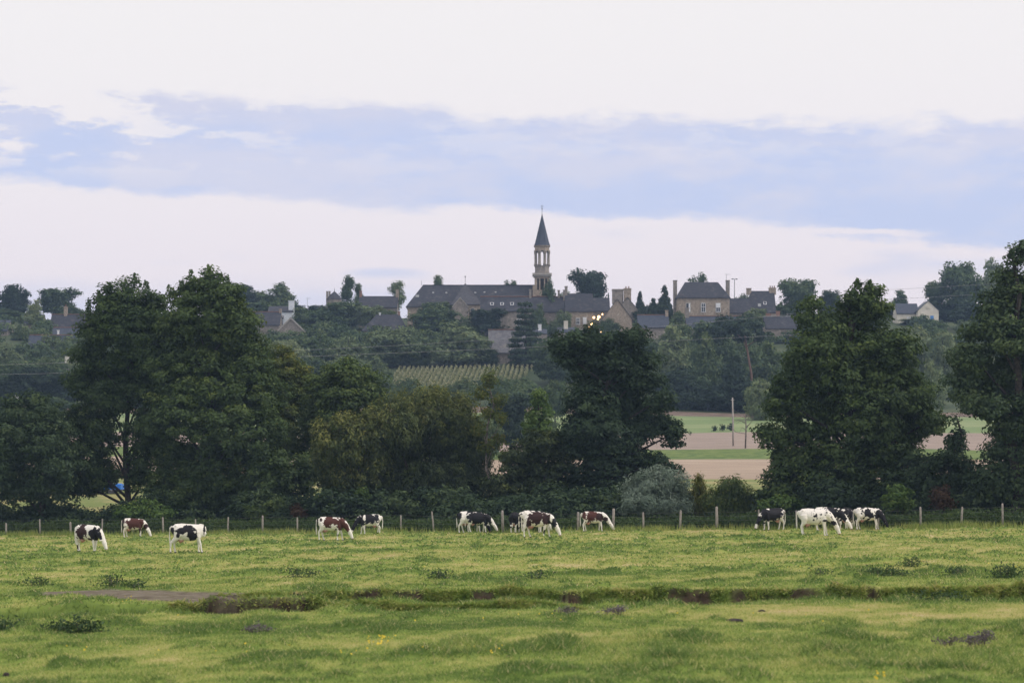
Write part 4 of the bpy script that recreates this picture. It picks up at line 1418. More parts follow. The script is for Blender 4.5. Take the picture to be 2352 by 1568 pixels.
FT = [
    # skyline, left to right
    ('oak', 32, 648, 96, 650, 'fardark', 'dark oak on the skyline at the far left edge'),
    ('oak', 135, 658, 108, 655, 'far', 'rounded oak on the skyline left of the tall alders'),
    ('tall', 82, 690, 70, 600, 'farpale', 'pale tree in front of the two leftmost skyline oaks'),
    ('conifer', 45, 742, 44, 575, 'far', 'dark narrow tree left of the lower left slate roofs'),
    ('bush', 14, 775, 80, 560, 'farpale', 'pale bush at the left edge below the skyline oaks'),
    ('oak', 548, 645, 84, 650, 'fardark', 'dark skyline oak just right of the tallest alder top'),
    ('oak', 598, 665, 70, 655, 'far', 'low skyline oak between two taller ones left of centre'),
    ('oak', 640, 645, 100, 652, 'far', 'broad round skyline oak above the white gabled house'),
    ('birch', 800, 636, 46, 640, 'far', 'feathery birch left of the long dark roof with a tall chimney'),
    ('birch', 822, 656, 36, 642, 'far', 'lower birch touching the feathery one'),
    ('birch', 912, 648, 56, 630, 'farpale', 'birch beside the pale chimney left of the church'),
    ('bush', 725, 692, 70, 640, 'fardark', 'dark bush on the skyline left of the turret'),
    ('bush', 772, 688, 60, 632, 'far', 'bush at the foot of the turret'),
    ('birch', 1007, 638, 46, 645, 'far', 'small treetop showing over the church roof near its hipped end'),
    ('oak', 1172, 640, 44, 660, 'far', 'round treetop showing over the church roof near the tower'),
    ('tall', 1262, 642, 60, 592, 'far', 'tree standing close in front of the church tower'),
    ('bush', 1300, 655, 66, 640, 'far', 'bushy tree on the skyline just right of the tower'),
    ('oak', 1351, 612, 96, 645, 'fardark', 'big dark skyline oak right of the church tower'),
    ('conifer', 1397, 668, 14, 640, 'fardark', 'tiny pointed conifer right of the big skyline oak'),
    ('conifer', 1470, 665, 44, 610, 'fardark', 'leftmost pointed cypress left of the stone manor'),
    ('conifer', 1500, 680, 56, 605, 'fardark', 'middle dark cypress left of the stone manor'),
    ('conifer', 1526, 650, 60, 612, 'fardark', 'tallest cypress beside the left chimney of the manor'),
    ('bush', 1500, 690, 120, 606, 'fardark', 'dark evergreen mass under the cypresses left of the manor'),
    ('oak', 1598, 624, 70, 650, 'far', 'treetop showing above the manor roof'),
    ('bush', 1710, 662, 70, 640, 'far', 'round bush under the floodlight mast right of the manor'),
    ('oak', 1830, 634, 108, 630, 'far', 'broad skyline oak right of the stepped slate roofs'),
    ('oak', 1905, 664, 70, 640, 'fardark', 'low skyline oak touching the big right tree'),
    ('bush', 1780, 690, 70, 620, 'far', 'bush in front of the sloping slate roof right of the manor'),
    ('tall', 2068, 664, 60, 650, 'far', 'skyline tree left above the cream house'),
    ('oak', 2150, 640, 70, 645, 'far', 'skyline oak just right of the cream house gable'),
    ('oak', 2208, 596, 120, 640, 'far', 'tallest skyline oak right of the cream house'),
    ('oak', 2285, 588, 90, 655, 'farpale', 'pale skyline oak behind the far right tree'),
    ('bush', 2110, 730, 110, 625, 'farpale', 'garden bushes in front of the cream house'),
    ('bush', 15, 704, 110, 640, 'far', 'bushes under the leftmost skyline oak'),
    ('bush', 165, 700, 80, 648, 'far', 'bushes right under the second skyline oak from the left'),
    ('bush', 600, 684, 150, 645, 'far', 'bushes between the skyline oaks and the white walled house'),
    ('bush', 680, 694, 90, 648, 'fardark', 'low dark bushes on the skyline right of the broad round oak'),
    ('bush', 2050, 692, 90, 655, 'far', 'bushes behind the left wing of the cream house'),
    ('bush', 2180, 690, 110, 640, 'fardark', 'dark bushes right of the cream house'),
    # slope under the village
    ('bush', 660, 760, 110, 575, 'farpale', 'grey green bush under the barn roofs left of centre'),
    ('bush', 740, 700, 120, 600, 'far', 'green tree right of the white gabled house'),
    ('oak', 790, 690, 120, 605, 'far', 'dark green tree below the turret'),
    ('oak', 850, 700, 90, 603, 'farpale', 'olive tree above the hipped slate roof'),
    ('bush', 895, 700, 60, 598, 'far', 'tree under the pale chimney left of the church'),
    ('bush', 735, 748, 110, 570, 'far', 'green tree halfway down the slope left of centre'),
    ('bush', 800, 755, 110, 560, 'farpale', 'pale round tree below the hipped slate roof'),
    ('oak', 905, 745, 130, 555, 'farpale', 'broad pale tree below the hipped roof and church end'),
    ('bush', 620, 770, 90, 560, 'farpale', 'pale bush seen right of the tallest alder'),
    ('bush', 700, 800, 100, 545, 'far', 'bush on the slope above the yellowing tree'),
    ('bush', 790, 800, 120, 540, 'farpale', 'pinkish pale scrub on the slope above the dark rounded tree'),
    ('bush', 860, 812, 100, 525, 'farpale', 'pale scrub left of the maize rows'),
    ('bush', 870, 838, 70, 505, 'far', 'bush at the lower left corner of the maize rows'),
    ('oak', 1005, 700, 130, 585, 'far', 'dark round tree hiding the middle of the church wall'),
    ('oak', 1120, 706, 100, 583, 'fardark', 'dark tree in front of the church transept'),
    ('bush', 1052, 730, 165, 545, 'farpale', 'large pale rounded tree above the maize rows'),
    ('bush', 960, 780, 80, 545, 'far', 'bush left of the large pale tree above the maize'),
    ('bush', 905, 800, 90, 540, 'far', 'dark gap bush between the pale trees above the maize'),
    ('bush', 1120, 790, 60, 540, 'far', 'bush hiding the left end of the low stone barn'),
    ('cedar', 1208, 672, 96, 521, 'fardark', 'layered dark cedar in front of the low stone barn'),
    ('tall', 1240, 700, 56, 575, 'far', 'tree right of the cedar below the tower'),
    ('bush', 1290, 700, 50, 580, 'farpale', 'yellowish garden shrub left of the lamp lit house'),
    ('bush', 1230, 790, 110, 535, 'fardark', 'dark bushes under the cedar'),
    ('oak', 1265, 775, 110, 530, 'far', 'tree between the cedar and the central spreading tree'),
    ('bush', 1205, 830, 70, 520, 'fardark', 'dark bush at the right end of the stone barn wall'),
    ('oak', 1275, 868, 80, 420, 'far', 'oak behind the small cone shaped tree'),
    ('bush', 1190, 900, 120, 470, 'fardark', 'dark hedge bush below the right end of the maize rows'),
    ('bush', 1060, 862, 90, 470, 'far', 'dark round bush in front of the maize rows, the largest of three'),
    ('bush', 1000, 872, 60, 468, 'far', 'dark bush in front of the maize rows, middle of three'),
    ('bush', 940, 868, 80, 466, 'far', 'dark bush in front of the maize rows, left of three'),
    ('bush', 1400, 720, 60, 575, 'far', 'round bush beside the lit street lamps'),
    ('tall', 1545, 742, 120, 520, 'farpale', 'tall pale rounded tree under the low slate roof right of centre'),
    ('bush', 1490, 760, 90, 540, 'far', 'tree right behind the top of the central spreading tree'),
    ('bush', 1555, 728, 90, 570, 'far', 'green tree below the left corner of the manor'),
    ('oak', 1640, 728, 120, 560, 'far', 'green tree below the manor wall'),
    ('tall', 1625, 770, 110, 510, 'far', 'dark tree in the wood left of the pine'),
    ('pine', 1712, 705, 150, 500, 'fardark', 'pine with a bare curved reddish trunk on the slope'),
    ('tall', 1765, 780, 110, 510, 'far', 'dark tree in the wood right of the pine'),
    ('tall', 1690, 815, 120, 505, 'fardark', 'dark trees behind the foot of the pine trunk'),
    ('bush', 1560, 830, 130, 490, 'fardark', 'dark bush in the wood edge left of the pole'),
    ('bush', 1625, 872, 120, 462, 'fardark', 'dark hedge bush above the green field, left part'),
    ('bush', 1700, 884, 130, 460, 'fardark', 'dark hedge bush above the green field, by the pole'),
    ('bush', 1745, 850, 90, 430, 'farpale', 'pale round bush beside the pole top'),
    ('bush', 1800, 880, 130, 465, 'fardark', 'dark hedge bush above the green field, right part'),
    ('bush', 1540, 885, 110, 455, 'fardark', 'dark hedge bush right of the central tree'),
    ('tall', 2110, 745, 110, 560, 'farpale', 'pale tree below the cream house'),
    ('tall', 2170, 760, 100, 500, 'farpale', 'pale grey tree between the two large right trees'),
    ('tall', 2140, 830, 90, 440, 'farpale', 'lower pale tree between the two large right trees'),
    ('oak', 2230, 690, 120, 600, 'fardark', 'dark tree on the slope behind the far right tree'),
    ('bush', 1850, 740, 110, 590, 'far', 'bushes behind the top left of the large right tree'),
    ('oak', 1172, 900, 120, 345, 'fardark', 'dark hedgerow tree seen between the slender tree and the small cone shaped one'),
    ('bush', 1250, 935, 110, 330, 'far', 'hedgerow bush behind the small cone shaped tree'),
    ('bush', 1110, 925, 90, 335, 'far', 'hedgerow bush behind the slender pale trunked tree'),
    ('bush', 1310, 940, 90, 330, 'fardark', 'hedgerow bush behind the left side of the central tree'),
    ('oak', 1000, 690, 90, 598, 'far', 'round tree against the hipped end of the church'),
    ('tall', 690, 705, 80, 596, 'far', 'tree between the white walled house and the barn gable'),
    ('oak', 1560, 712, 70, 585, 'far', 'tree against the left corner of the manor'),
    ('oak', 1735, 705, 80, 592, 'farpale', 'pale tree before the slate house right of the manor'),
    # left slope
    ('bush', 30, 810, 120, 540, 'far', 'green bushes below the lower left slate roofs, left part'),
    ('bush', 120, 805, 110, 540, 'far', 'green bushes below the lower left slate roofs, right part'),
    ('bush', 190, 800, 90, 530, 'farpale', 'pale bushes left of the left tall alder'),
    ('oak', 60, 835, 150, 500, 'fardark', 'dark wood tree above the little white gable'),
    ('oak', 150, 850, 130, 490, 'fardark', 'dark wood tree right above the little white gable'),
    ('oak', -20, 850, 130, 480, 'fardark', 'dark wood tree at the left edge above the low spreading tree'),
    ('bush', 110, 900, 120, 440, 'far', 'bush beside the little white gable'),
    ('bush', 15, 925, 90, 430, 'far', 'bush under the left side of the little white gable'),
]
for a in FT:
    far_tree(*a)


def scrub():
    """undergrowth that fills the slope between the trees"""
    rng = np.random.default_rng(8)
    V, T = [], []
    pts = []
    while len(pts) < 380:
        y = rng.uniform(455, 640)
        xd = rng.uniform(-150, 2500)
        x = X(xd, y)
        if 880 < xd < 1260 and 484 < y < 532:
            continue
        if y > 592 and rng.uniform() < .55:
            continue
        pts.append((x, y))
    for (x, y) in pts:
        r = rng.uniform(1.4, 2.9)
        z = gz1(x, y)
        v, t = crown_points([(x, y, z + r * .45, r * 1.3, r * 1.3, r)], rng, .62, .9, .55, inner=.15)
        V.append(v)
        T.append(t + rng.normal(0, .12))
    o = link('hillside_scrub', crown_mesh('hillside_scrub', np.concatenate(V), np.concatenate(T)), LEAF['far'])
    tag(o, 'dense green undergrowth filling the hillside between the trees', 'undergrowth', kind='stuff')


scrub()


def maize():
    rng = np.random.default_rng(12)
    P = []
    y0, y1 = 488, 518
    for k in range(42):
        xr = X(905, 505) + k * 1.02
        n = 380
        y = rng.uniform(y0, y1, n)
        x = xr + (y - 505) * .05 + rng.normal(0, .13, n)
        z = gz(x, y) + rng.uniform(.1, 1.3, n)
        P.append(np.stack([x, y, z], -1))
    P = np.concatenate(P)
    xd = CX + FPX * P[:, 0] / P[:, 1]
    P = P[(xd > 905) & (xd < 1175 + (P[:, 1] - 488) * 1.7)]
    nn = sph(rng, len(P)) * np.array([1, 1, .4])
    nn /= np.linalg.norm(nn, axis=1, keepdims=True)
    L = rng.uniform(.4, .8, len(P))
    V = leaf_quads(P, nn, L, L * .3, rng, .6)
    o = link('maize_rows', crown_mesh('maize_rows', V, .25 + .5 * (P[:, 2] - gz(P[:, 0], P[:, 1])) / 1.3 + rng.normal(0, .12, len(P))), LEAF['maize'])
    tag(o, 'pale green maize standing in rows below the church', 'maize', kind='stuff')


maize()
for i_, (xd_, yd_, h_) in enumerate(((1640, 985, 13), (1660, 984, 16), (1678, 983, 18))):
    y_ = 402
    rng_ = np.random.default_rng(60 + i_)
    r_ = empty('field_shrub', (X(xd_, y_), y_, gz1(X(xd_, y_), y_)))
    hh_ = h_ * y_ / FPX
    v_, t_ = crown_points([(0, 0, hh_ * .45, .45, .45, hh_ * .5)], rng_, .25, .3, .6)
    link('crown', crown_mesh('field_shrub', v_, t_), LEAF['fardark'], r_)
    MB().tube([(0, 0, -.1), (0, 0, hh_ * .8)], [.04, .02], 5).build('trunk', BARK, r_)
    tag(r_, 'little dark shrub at the lower edge of the green field, ' + ('left of three', 'middle of three', 'right of three')[i_], 'shrub', 'shrubs at the edge of the green field')


def dead_tree():
    y = 350
    xb = X(1712, y)
    zb = gz1(xb, y)
    root = empty('bare_tree', (xb, y, zb))
    rng = np.random.default_rng(5)
    mb = MB()
    h = Z(925, y) - zb
    mb.tube([(0, 0, -.2), (.1, 0, h * .4), (.05, 0, h * .75)], [.13, .10, .05], 6)
    mb.build('trunk', BARKP, root)
    for k in range(11):
        z0 = h * rng.uniform(.3, .72)
        a = rng.uniform(-1, 1)
        L = rng.uniform(1.2, 3.0)
        MB().tube([(.05, 0, z0), (a * L * .5, rng.normal(0, .4), z0 + rng.uniform(.1, .7)), (a * L, rng.normal(0, .6), z0 + rng.uniform(-.4, 1.4))], [.045, .03, .012], 5).build('branch', BARKP, root)
    tag(root, 'bare pale branched dead tree beside the utility pole', 'tree')


dead_tree()

# ------------------------------------------------------------------ village
SLATE = surf_mat('slate', (.040, .042, .056), (.026, .028, .040), 1.6, .7, (.072, .070, .076), .9, stretch=(1, 1, 1.5))
SLATEL = surf_mat('slate_pale', (.150, .150, .165), (.105, .105, .122), 1.4, .7, (.19, .18, .17), .8)
SLATEM = surf_mat('slate_grey', (.072, .072, .084), (.050, .050, .060), 1.6, .7)
SLATEB = surf_mat('slate_blue', (.052, .062, .090), (.036, .046, .070), 1.5, .55)
STONE = surf_mat('warm_stone', (.37, .305, .24), (.265, .22, .178), 2.4, .95, (.45, .39, .32), 1.3)
STONEG = surf_mat('grey_stone', (.29, .26, .23), (.20, .178, .162), 2.4, .95, (.37, .325, .28), 1.2)
GRANITE = surf_mat('granite_trim', (.43, .40, .36), (.33, .305, .275), 3, .9)
RENDER = surf_mat('cream_render', (.70, .66, .58), (.62, .58, .50), .8, .9)
WHITEW = surf_mat('white_render', (.72, .76, .80), (.62, .67, .72), .8, .9)
BRICK = surf_mat('chimney_brick', (.30, .175, .125), (.22, .13, .10), 4, .95)
RIDGE = surf_mat('ridge_tile', (.27, .15, .105), (.19, .11, .085), 2.5, .9)
GLASS = surf_mat('window_glass', (.035, .042, .055), (.06, .07, .085), .7, .12)
PAINT = surf_mat('white_paint', (.76, .77, .80), (.70, .71, .74), 1.5, .6)
BLUEP = surf_mat('blue_paint', (.10, .28, .62), (.08, .22, .52), 1.5, .5)
METAL = surf_mat('dark_metal', (.09, .09, .10), (.06, .06, .07), 4, .5)
GALV = surf_mat('galvanised', (.32, .33, .34), (.24, .25, .26), 4, .5)
DARKW = surf_mat('dark_timber', (.05, .04, .035), (.03, .025, .02), 4, .9)


def shell(mb, faces, th):
    """thin closed sheet : faces (lists of points) moved down by th"""
    edges = {}
    key = lambda p: tuple(round(c, 4) for c in p)
    for f in faces:
        mb.poly(f)
        mb.poly([(p[0], p[1], p[2] - th) for p in f][::-1])
        for a, b in zip(f, f[1:] + f[:1]):
            ka, kb = key(a), key(b)
            if (kb, ka) in edges:
                edges.pop((kb, ka))
            else:
                edges[(ka, kb)] = (a, b)
    for a, b in edges.values():
        mb.poly([b, a, (a[0], a[1], a[2] - th), (b[0], b[1], b[2] - th)])


def house(name, label, xl, xr, ridge, eave, base, y, d=8.0, wall=None, roof=None, hl=0.0, hr=0.0, rz=0.0, chimneys=(), windows=(), skylights=(), door=(), ridge_mat=None,
          trim=None, group='houses of the hill village', cat='house', over=.28):
    """front face at depth y spans xl..xr of the frame, roof ridge at height ridge ; all real metres inside"""
    wall, roof, trim = wall or STONE, roof or SLATE, trim or GRANITE
    w = (xr - xl) * y / FPX
    xc = X((xl + xr) / 2, y)
    yr = y + d / 2
    zb = min(Z(base, y), gz1(xc, y)) - .4
    hw = Z(eave, y) - zb
    hr_ = Z(ridge, yr) - zb
    root = empty(name, (xc, yr, zb), rz)
    gl, gr_ = hl == 0, hr == 0
    a, b = w / 2, d / 2
    mb = MB()
    # wall : box with gables
    top = hr_ - .16
    for sx, g in ((-1, gl), (1, gr_)):
        pts = [(sx * a, -b, 0), (sx * a, b, 0), (sx * a, b, hw - .12)] + ([(sx * a, 0, top)] if g else []) + [(sx * a, -b, hw - .12)]
        mb.poly(pts if sx > 0 else pts[::-1])
    mb.poly([(-a, -b, 0), (a, -b, 0), (a, -b, hw - .12), (-a, -b, hw - .12)])
    mb.poly([(a, b, 0), (-a, b, 0), (-a, b, hw - .12), (a, b, hw - .12)])
    mb.build('wall', wall, root)
    # roof
    slope = (hr_ - hw) / b
    oy, oz = b + over, hw - over * slope
    ox = .12
    rl = (-a - ox, hr_) if gl else (-a + hl, hr_)
    rr = (a + ox, hr_) if gr_ else (a - hr, hr_)
    el = -a - (ox if gl else over)
    er = a + (ox if gr_ else over)
    mb = MB()
    F = [[(el, -oy, oz), (er, -oy, oz), (rr[0], 0, hr_), (rl[0], 0, hr_)], [(er, oy, oz), (el, oy, oz), (rl[0], 0, hr_), (rr[0], 0, hr_)]]
    if not gl:
        F.append([(el, oy, oz), (el, -oy, oz), (rl[0], 0, hr_)])
    if not gr_:
        F.append([(er, -oy, oz), (er, oy, oz), (rr[0], 0, hr_)])
    shell(mb, F, .16)
    ro = mb.build('roof', roof, root)
    if ridge_mat:
        MB().box(((rl[0] + rr[0]) / 2, 0, hr_ + .03), (rr[0] - rl[0], .34, .16)).build('ridge_tile', ridge_mat, ro)
    # chimneys : (x fraction -1..1, y offset, width, depth, height above ridge, material, pots)
    for (fx, cy_, cw, cd, ch, cm, pots) in chimneys:
        x = fx * a
        zt = hr_ + ch
        zlow = hr_ - abs(cy_) * slope - 1.0 if (gl if fx < 0 else gr_) or abs(fx) < .9 else 0.0
        mb = MB().box((x, cy_, (zlow + zt) / 2), (cw, cd, zt - zlow)).box((x, cy_, zt + .09), (cw + .16, cd + .16, .18))
        co = mb.build('chimney', cm, root)
        for k in range(pots):
            px = x + (k - (pots - 1) / 2) * cw / max(1, pots) * .9
            MB().lathe([(.15, 0), (.12, .5), (.14, .55)], (px, cy_, zt + .18), 8, 0, True).build('chimney_pot', BRICK, co)
    # windows : (x fraction, height of centre as fraction of wall, width, height, style)
    for (fx, fz, ww, wh, st) in windows:
        x, z = fx * a, hw * fz
        wo = MB().box((x, -b - .02, z), (ww + .44, .12, wh + .5)).build('window', trim, root)
        MB().box((x, -b - .09, z), (ww, .06, wh)).build('pane', GLASS, wo)
        if st in ('frame', 'half', 'closed'):
            fm = MB()
            fm.box((x, -b - .135, z), (.09, .05, wh))
            for k in (-1, 1):
                fm.box((x + k * ww / 2, -b - .135, z), (.10, .05, wh + .1))
            for k in (-.5, .1, .5):
                fm.box((x, -b - .170, z + k * wh), (ww + .1, .04, .10))
            fm.build('frame', PAINT, wo)
        if st == 'half':
            MB().box((x, -b - .21, z + wh * .25), (ww, .04, wh * .5)).build('shutter', PAINT, wo)
        if st == 'closed':
            MB().box((x, -b - .21, z), (ww, .04, wh)).build('shutter', PAINT, wo)
        if st == 'ajar':
            MB().box((x + ww * .28, -b - .16, z), (ww * .42, .06, wh)).build('shutter', PAINT, wo)
        if st == 'blue':
            MB().box((x, -b - .16, z), (ww, .05, wh)).build('shutter', BLUEP, wo)
    for (fx, ww, wh) in door:
        do = MB().box((fx * a, -b - .03, wh / 2 + .4), (ww + .4, .12, wh + .2)).build('door', trim, root)
        MB().box((fx * a, -b - .11, wh / 2 + .35), (ww, .06, wh)).build('door_leaf', DARKW, do)
    for (fx, f, ww, wh, sm) in skylights:
        x = fx * a
        yy, zz = -b + f * b, hw + f * b * slope
        ang = math.atan(slope)
        ca, sa = math.cos(ang), math.sin(ang)
        mb = MB()
        top_, bot = [], []
        for kx, kz in ((-1, -1), (1, -1), (1, 1), (-1, 1)):
            for h_, l_ in ((.10, top_), (-.05, bot)):
                l_.append((x + kx * ww / 2, yy + kz * wh / 2 * ca - h_ * sa, zz + kz * wh / 2 * sa + h_ * ca))
        mb.poly(top_)
        for k in range(4):
            mb.poly([bot[k], bot[(k + 1) % 4], top_[(k + 1) % 4], top_[k]])
        so = mb.build('skylight', sm, ro)
        if sm is PAINT:
            q = [(p[0] * .76 + x * .24, p[1] * .8 + yy * .2 - .03 * sa - .018 * sa, p[2] * .8 + zz * .2 + .035 * ca) for p in top_]
            mq = MB()
            mq.poly(q)
            mq.build('pane', GLASS, so)
    return tag(root, label, cat, group), dict(hw=hw, hr=hr_, a=a, b=b, slope=slope)


# -------- the church
def church():
    y, d = 603.0, 13.0
    root, g = house('church', 'stone parish church with long dark slate roof and open bell tower spire', 936, 1240, 655, 701, 752, y, d, STONE, SLATE, hl=3.6, hr=0, over=.4, cat='church', group=None,
                    windows=[(-.02, .62, 1.5, 2.0, 'plain'), (.30, .62, 1.4, 3.0, 'plain'), (-.6, .60, 1.4, 3.0, 'plain')], ridge_mat=SLATE,
                    skylights=[(-.86, .45, .9, .9, GALV), (-.62, .62, .5, .5, GALV), (-.42, .62, .5, .5, GALV), (.02, .62, .5, .5, GALV), (.16, .64, .45, .45, GALV), (.33, .64, .45, .45, GALV)])
    x0, y0, z0 = root.location
    hw, hr, b = g['hw'], g['hr'], g['b']
    # projecting chapel with pyramidal hipped roof
    cx0, cx1 = X(1040, y) - x0, X(1106, y) - x0
    cxm = X(1068, y) - x0
    MB().box(((cx0 + cx1) / 2, -b - 2.0, hw / 2), (cx1 - cx0 - .5, 4.0, hw)).build('chapel_wall', STONE, root)
    mb = MB()
    e = .35
    f0, f1, bk = -b - 4.0 - e, -b - 4.0 - e, 0.0
    A, B = (cx0 - e, f0, hw - .1), (cx1 + e, f0, hw - .1)
    apex = (cxm, -b * .55, hr + .25)
    Cc, D = (cx1 + e, .2, hw - .1), (cx0 - e, .2, hw - .1)
    shell(mb, [[A, B, apex], [B, Cc, apex], [D, A, apex], [Cc, D, apex]], .15)
    cr = mb.build('chapel_roof', SLATEM, root)
    MB().tube([apex, (apex[0], apex[1], apex[2] + 1.6)], .06, 6).lathe([(.02, 0), (.2, .2), (.02, .45)], (apex[0], apex[1], apex[2] + 1.4), 8).build('finial', METAL, cr)
    # little stone gable in front
    gx = X(1058, y) - x0
    zt = hw + 1.5
    mb = MB()
    w2 = 1.9
    for yy, rev in ((-b - 4.9, False), (-b - 4.0, True)):
        pts = [(gx - w2, yy, 0), (gx + w2, yy, 0), (gx + w2, yy, hw - .7), (gx, yy, zt), (gx - w2, yy, hw - .7)]
        mb.poly(pts[::-1] if rev else pts)
    for s in (-1, 1):
        mb.poly([(gx + s * w2, -b - 4.9, 0), (gx + s * w2, -b - 4.0, 0), (gx + s * w2, -b - 4.0, hw - .7), (gx + s * w2, -b - 4.9, hw - .7)][::s])
    mb.build('porch_wall', STONEG, root)
    mb = MB()
    shell(mb, [[(gx - w2 - .2, -b - 5.1, hw - .75), (gx, -b - 5.1, zt + .15), (gx, -b - 4.0, zt + .15), (gx - w2 - .2, -b - 4.0, hw - .75)][::-1],
               [(gx + w2 + .2, -b - 5.1, hw - .75), (gx + w2 + .2, -b - 4.0, hw - .75), (gx, -b - 4.0, zt + .15), (gx, -b - 5.1, zt + .15)][::-1]], .25)
    mb.build('porch_roof', GRANITE, root)
    # round window of the chapel
    rx = X(1086, y) - x0
    ow = MB()
    ow.tube([(rx, -b - 4.02, hw - 1.6), (rx, -b - 4.16, hw - 1.6)], [.72, .72], 14, True, False)
    ow = ow.build('window', GRANITE, root)
    gp = MB()
    gp.tube([(rx, -b - 4.17, hw - 1.6), (rx, -b - 4.20, hw - 1.6)], [.52, .52], 14, True, False)
    gp.build('pane', GLASS, ow)
    # finial on the hipped end
    hx = X(968, y + b) - x0
    MB().tube([(hx, 0, hr), (hx, 0, hr + 1.2)], .05, 5).build('finial', METAL, root)
    # ---- tower
    yt = -1.5                      # tower axis in local y
    ty = y0 + yt
    tx = X(1245, ty) - x0
    s = ty / FPX

    def tz(yd):
        return Z(yd, ty) - z0
    wt = 34 * s / 2
    zc = tz(633)
    # lower stage with three tall louvred arches per side (piers, sill and lintel leave real openings)
    tw = MB()
    zs, zl = tz(667), tz(641)
    tw.box((tx, yt, zs / 2), (2 * wt, 2 * wt, zs))
    tw.box((tx, yt, (zl + zc) / 2), (2 * wt, 2 * wt, zc - zl))
    for sx in (-1, -.36, .36, 1):
        for sy in (-1, 1):
            pw = .62 if abs(sx) == 1 else .34
            px = tx + sx * (wt - pw / 2)
            tw.box((px, yt + sy * (wt - .31), (zs + zl) / 2), (pw, .62, zl - zs))
            if abs(sx) != 1:
                tw.box((tx + sy * (wt - .31), yt + sx * (wt - pw / 2), (zs + zl) / 2), (.62, pw, zl - zs))
    for sx in (-1, 1):
        for sy in (-1, 1):
            tw.box((tx + sx * (wt + .02), yt + sy * (wt + .02), zs * .55), (1.0, 1.0, zs * 1.1))
    to = tw.build('tower', STONE, root)
    for k in (-.66, 0, .66):
        lv = MB()
        n = 7
        for j in range(n):
            lv.box((tx + k * (wt - .35), yt - wt + .38, zs + (j + .5) * (zl - zs) / n), (.80, .10, (zl - zs) / n * .72))
        lv.build('louvre', DARKW, to)
    MB().box((tx, yt, (zs + zl) / 2), (2 * wt - 1.3, 2 * wt - 1.3, zl - zs)).build('louvre_back', DARKW, to)
    MB().box((tx, yt, zc + .22), (2 * wt + 1.1, 2 * wt + 1.1, .5)).box((tx, yt, zc - .22), (2 * wt + .6, 2 * wt + .6, .36)).build('cornice', GRANITE, to)
    # octagonal drum and open lantern
    z1, z2, z3 = tz(628), tz(611), tz(576)
    rd = 17.0 * s / math.cos(math.pi / 8)
    dr = MB().lathe([(rd * 1.0, z1 - .5), (rd * 1.0, z1 + .3), (rd * .95, z1 + .4), (rd * .95, z2 - .35), (rd * 1.0, z2 - .2), (rd * 1.0, z2)], (tx, yt, 0), 8, math.pi / 8)
    dr.build('drum', STONEG, to)
    for k in range(8):
        a_ = math.pi / 8 + k * math.pi / 4
        r_ = rd * .86
        MB().lathe([(.46, 0), (.46, .4), (.36, .5), (.32, z3 - z2 - .6), (.44, z3 - z2 - .4), (.46, z3 - z2)], (tx + r_ * math.cos(a_), yt + r_ * math.sin(a_), z2), 9, 0, True).build('column', STONEG, to)
    z4 = tz(565)
    # entablature with arched soffits
    en = MB().lathe([(rd * .98, z3), (rd * .98, z4 - .35), (rd * 1.10, z4 - .2), (rd * 1.12, z4)], (tx, yt, 0), 8, math.pi / 8)
    en.build('entablature', STONE, to)
    for k in range(8):
        a_ = k * math.pi / 4
        ca, sa = math.cos(a_), math.sin(a_)
        r_ = rd * .84
        hwid = rd * .34
        ar = MB()
        for sgn in (-1, 1):
            pts = []
            for q in (-.08, .30):
                for (t_, zz) in ((1, z3), (1, z3 - .9), (.82, z3 - .5), (.45, z3 - .18), (0, z3 - .05), (0, z3)):
                    pts.append((tx + (r_ + q) * ca - sgn * t_ * hwid * sa, yt + (r_ + q) * sa + sgn * t_ * hwid * ca, zz))
            ar.poly(pts[:6])
            ar.poly(pts[6:][::-1])
            for i in range(6):
                j = (i + 1) % 6
                ar.poly([pts[i], pts[i + 6], pts[j + 6], pts[j]])
        ar.build('arch', STONE, to)
    # spire
    z5 = tz(491)
    sp = MB().lathe([(rd * 1.06, z4 + .002), (rd * .90, z4 + .9), (rd * .06, z5 - .4), (.06, z5)], (tx, yt, 0), 8, math.pi / 8 + .12)
    so = sp.build('spire', SLATEB, to)
    fi = MB().tube([(tx, yt, z5 - .3), (tx, yt, tz(470))], [.07, .03], 6)
    fi.lathe([(.03, 0), (.2, .2), (.03, .4)], (tx, yt, tz(481)), 8, 0, True)
    fi.box((tx, yt, tz(474)), (.7, .08, .10))
    fi.build('cross', METAL, so)
    return root


church()

H = house
H('stone_house', 'square stone manor with three tall upper windows and two end chimneys', 1556, 1675, 648, 681, 742, 596, 9.5, STONE, SLATE, hl=2.2, hr=2.4,
  windows=[(-.58, .69, .95, 2.1, 'ajar'), (0, .69, .95, 2.1, 'frame'), (.57, .69, 1.0, 2.1, 'half'), (0, .26, .95, 1.7, 'frame'), (.57, .26, .95, 1.7, 'frame'), (-.52, .28, .95, 1.8, 'plain')],
  chimneys=[(-1.03, 1.0, .9, 1.5, .35, STONEG, 0), (1.02, 1.0, .9, 1.5, .35, STONEG, 0)], over=.3)
H('stone_house', 'long slate roofed house with three roof windows in front of the church', 1104, 1222, 681, 712, 760, 583, 8, STONEG, SLATE, windows=[(.50, .55, 1.0, 1.7, 'frame'), (-.30, .5, .9, 1.5, 'plain')],
  skylights=[(-.56, .45, .85, 1.0, PAINT), (-.17, .45, .85, 1.0, PAINT), (.22, .45, .85, 1.0, PAINT)], chimneys=[(.94, 0, .55, .9, 1.6, STONEG, 0)], ridge_mat=RIDGE)
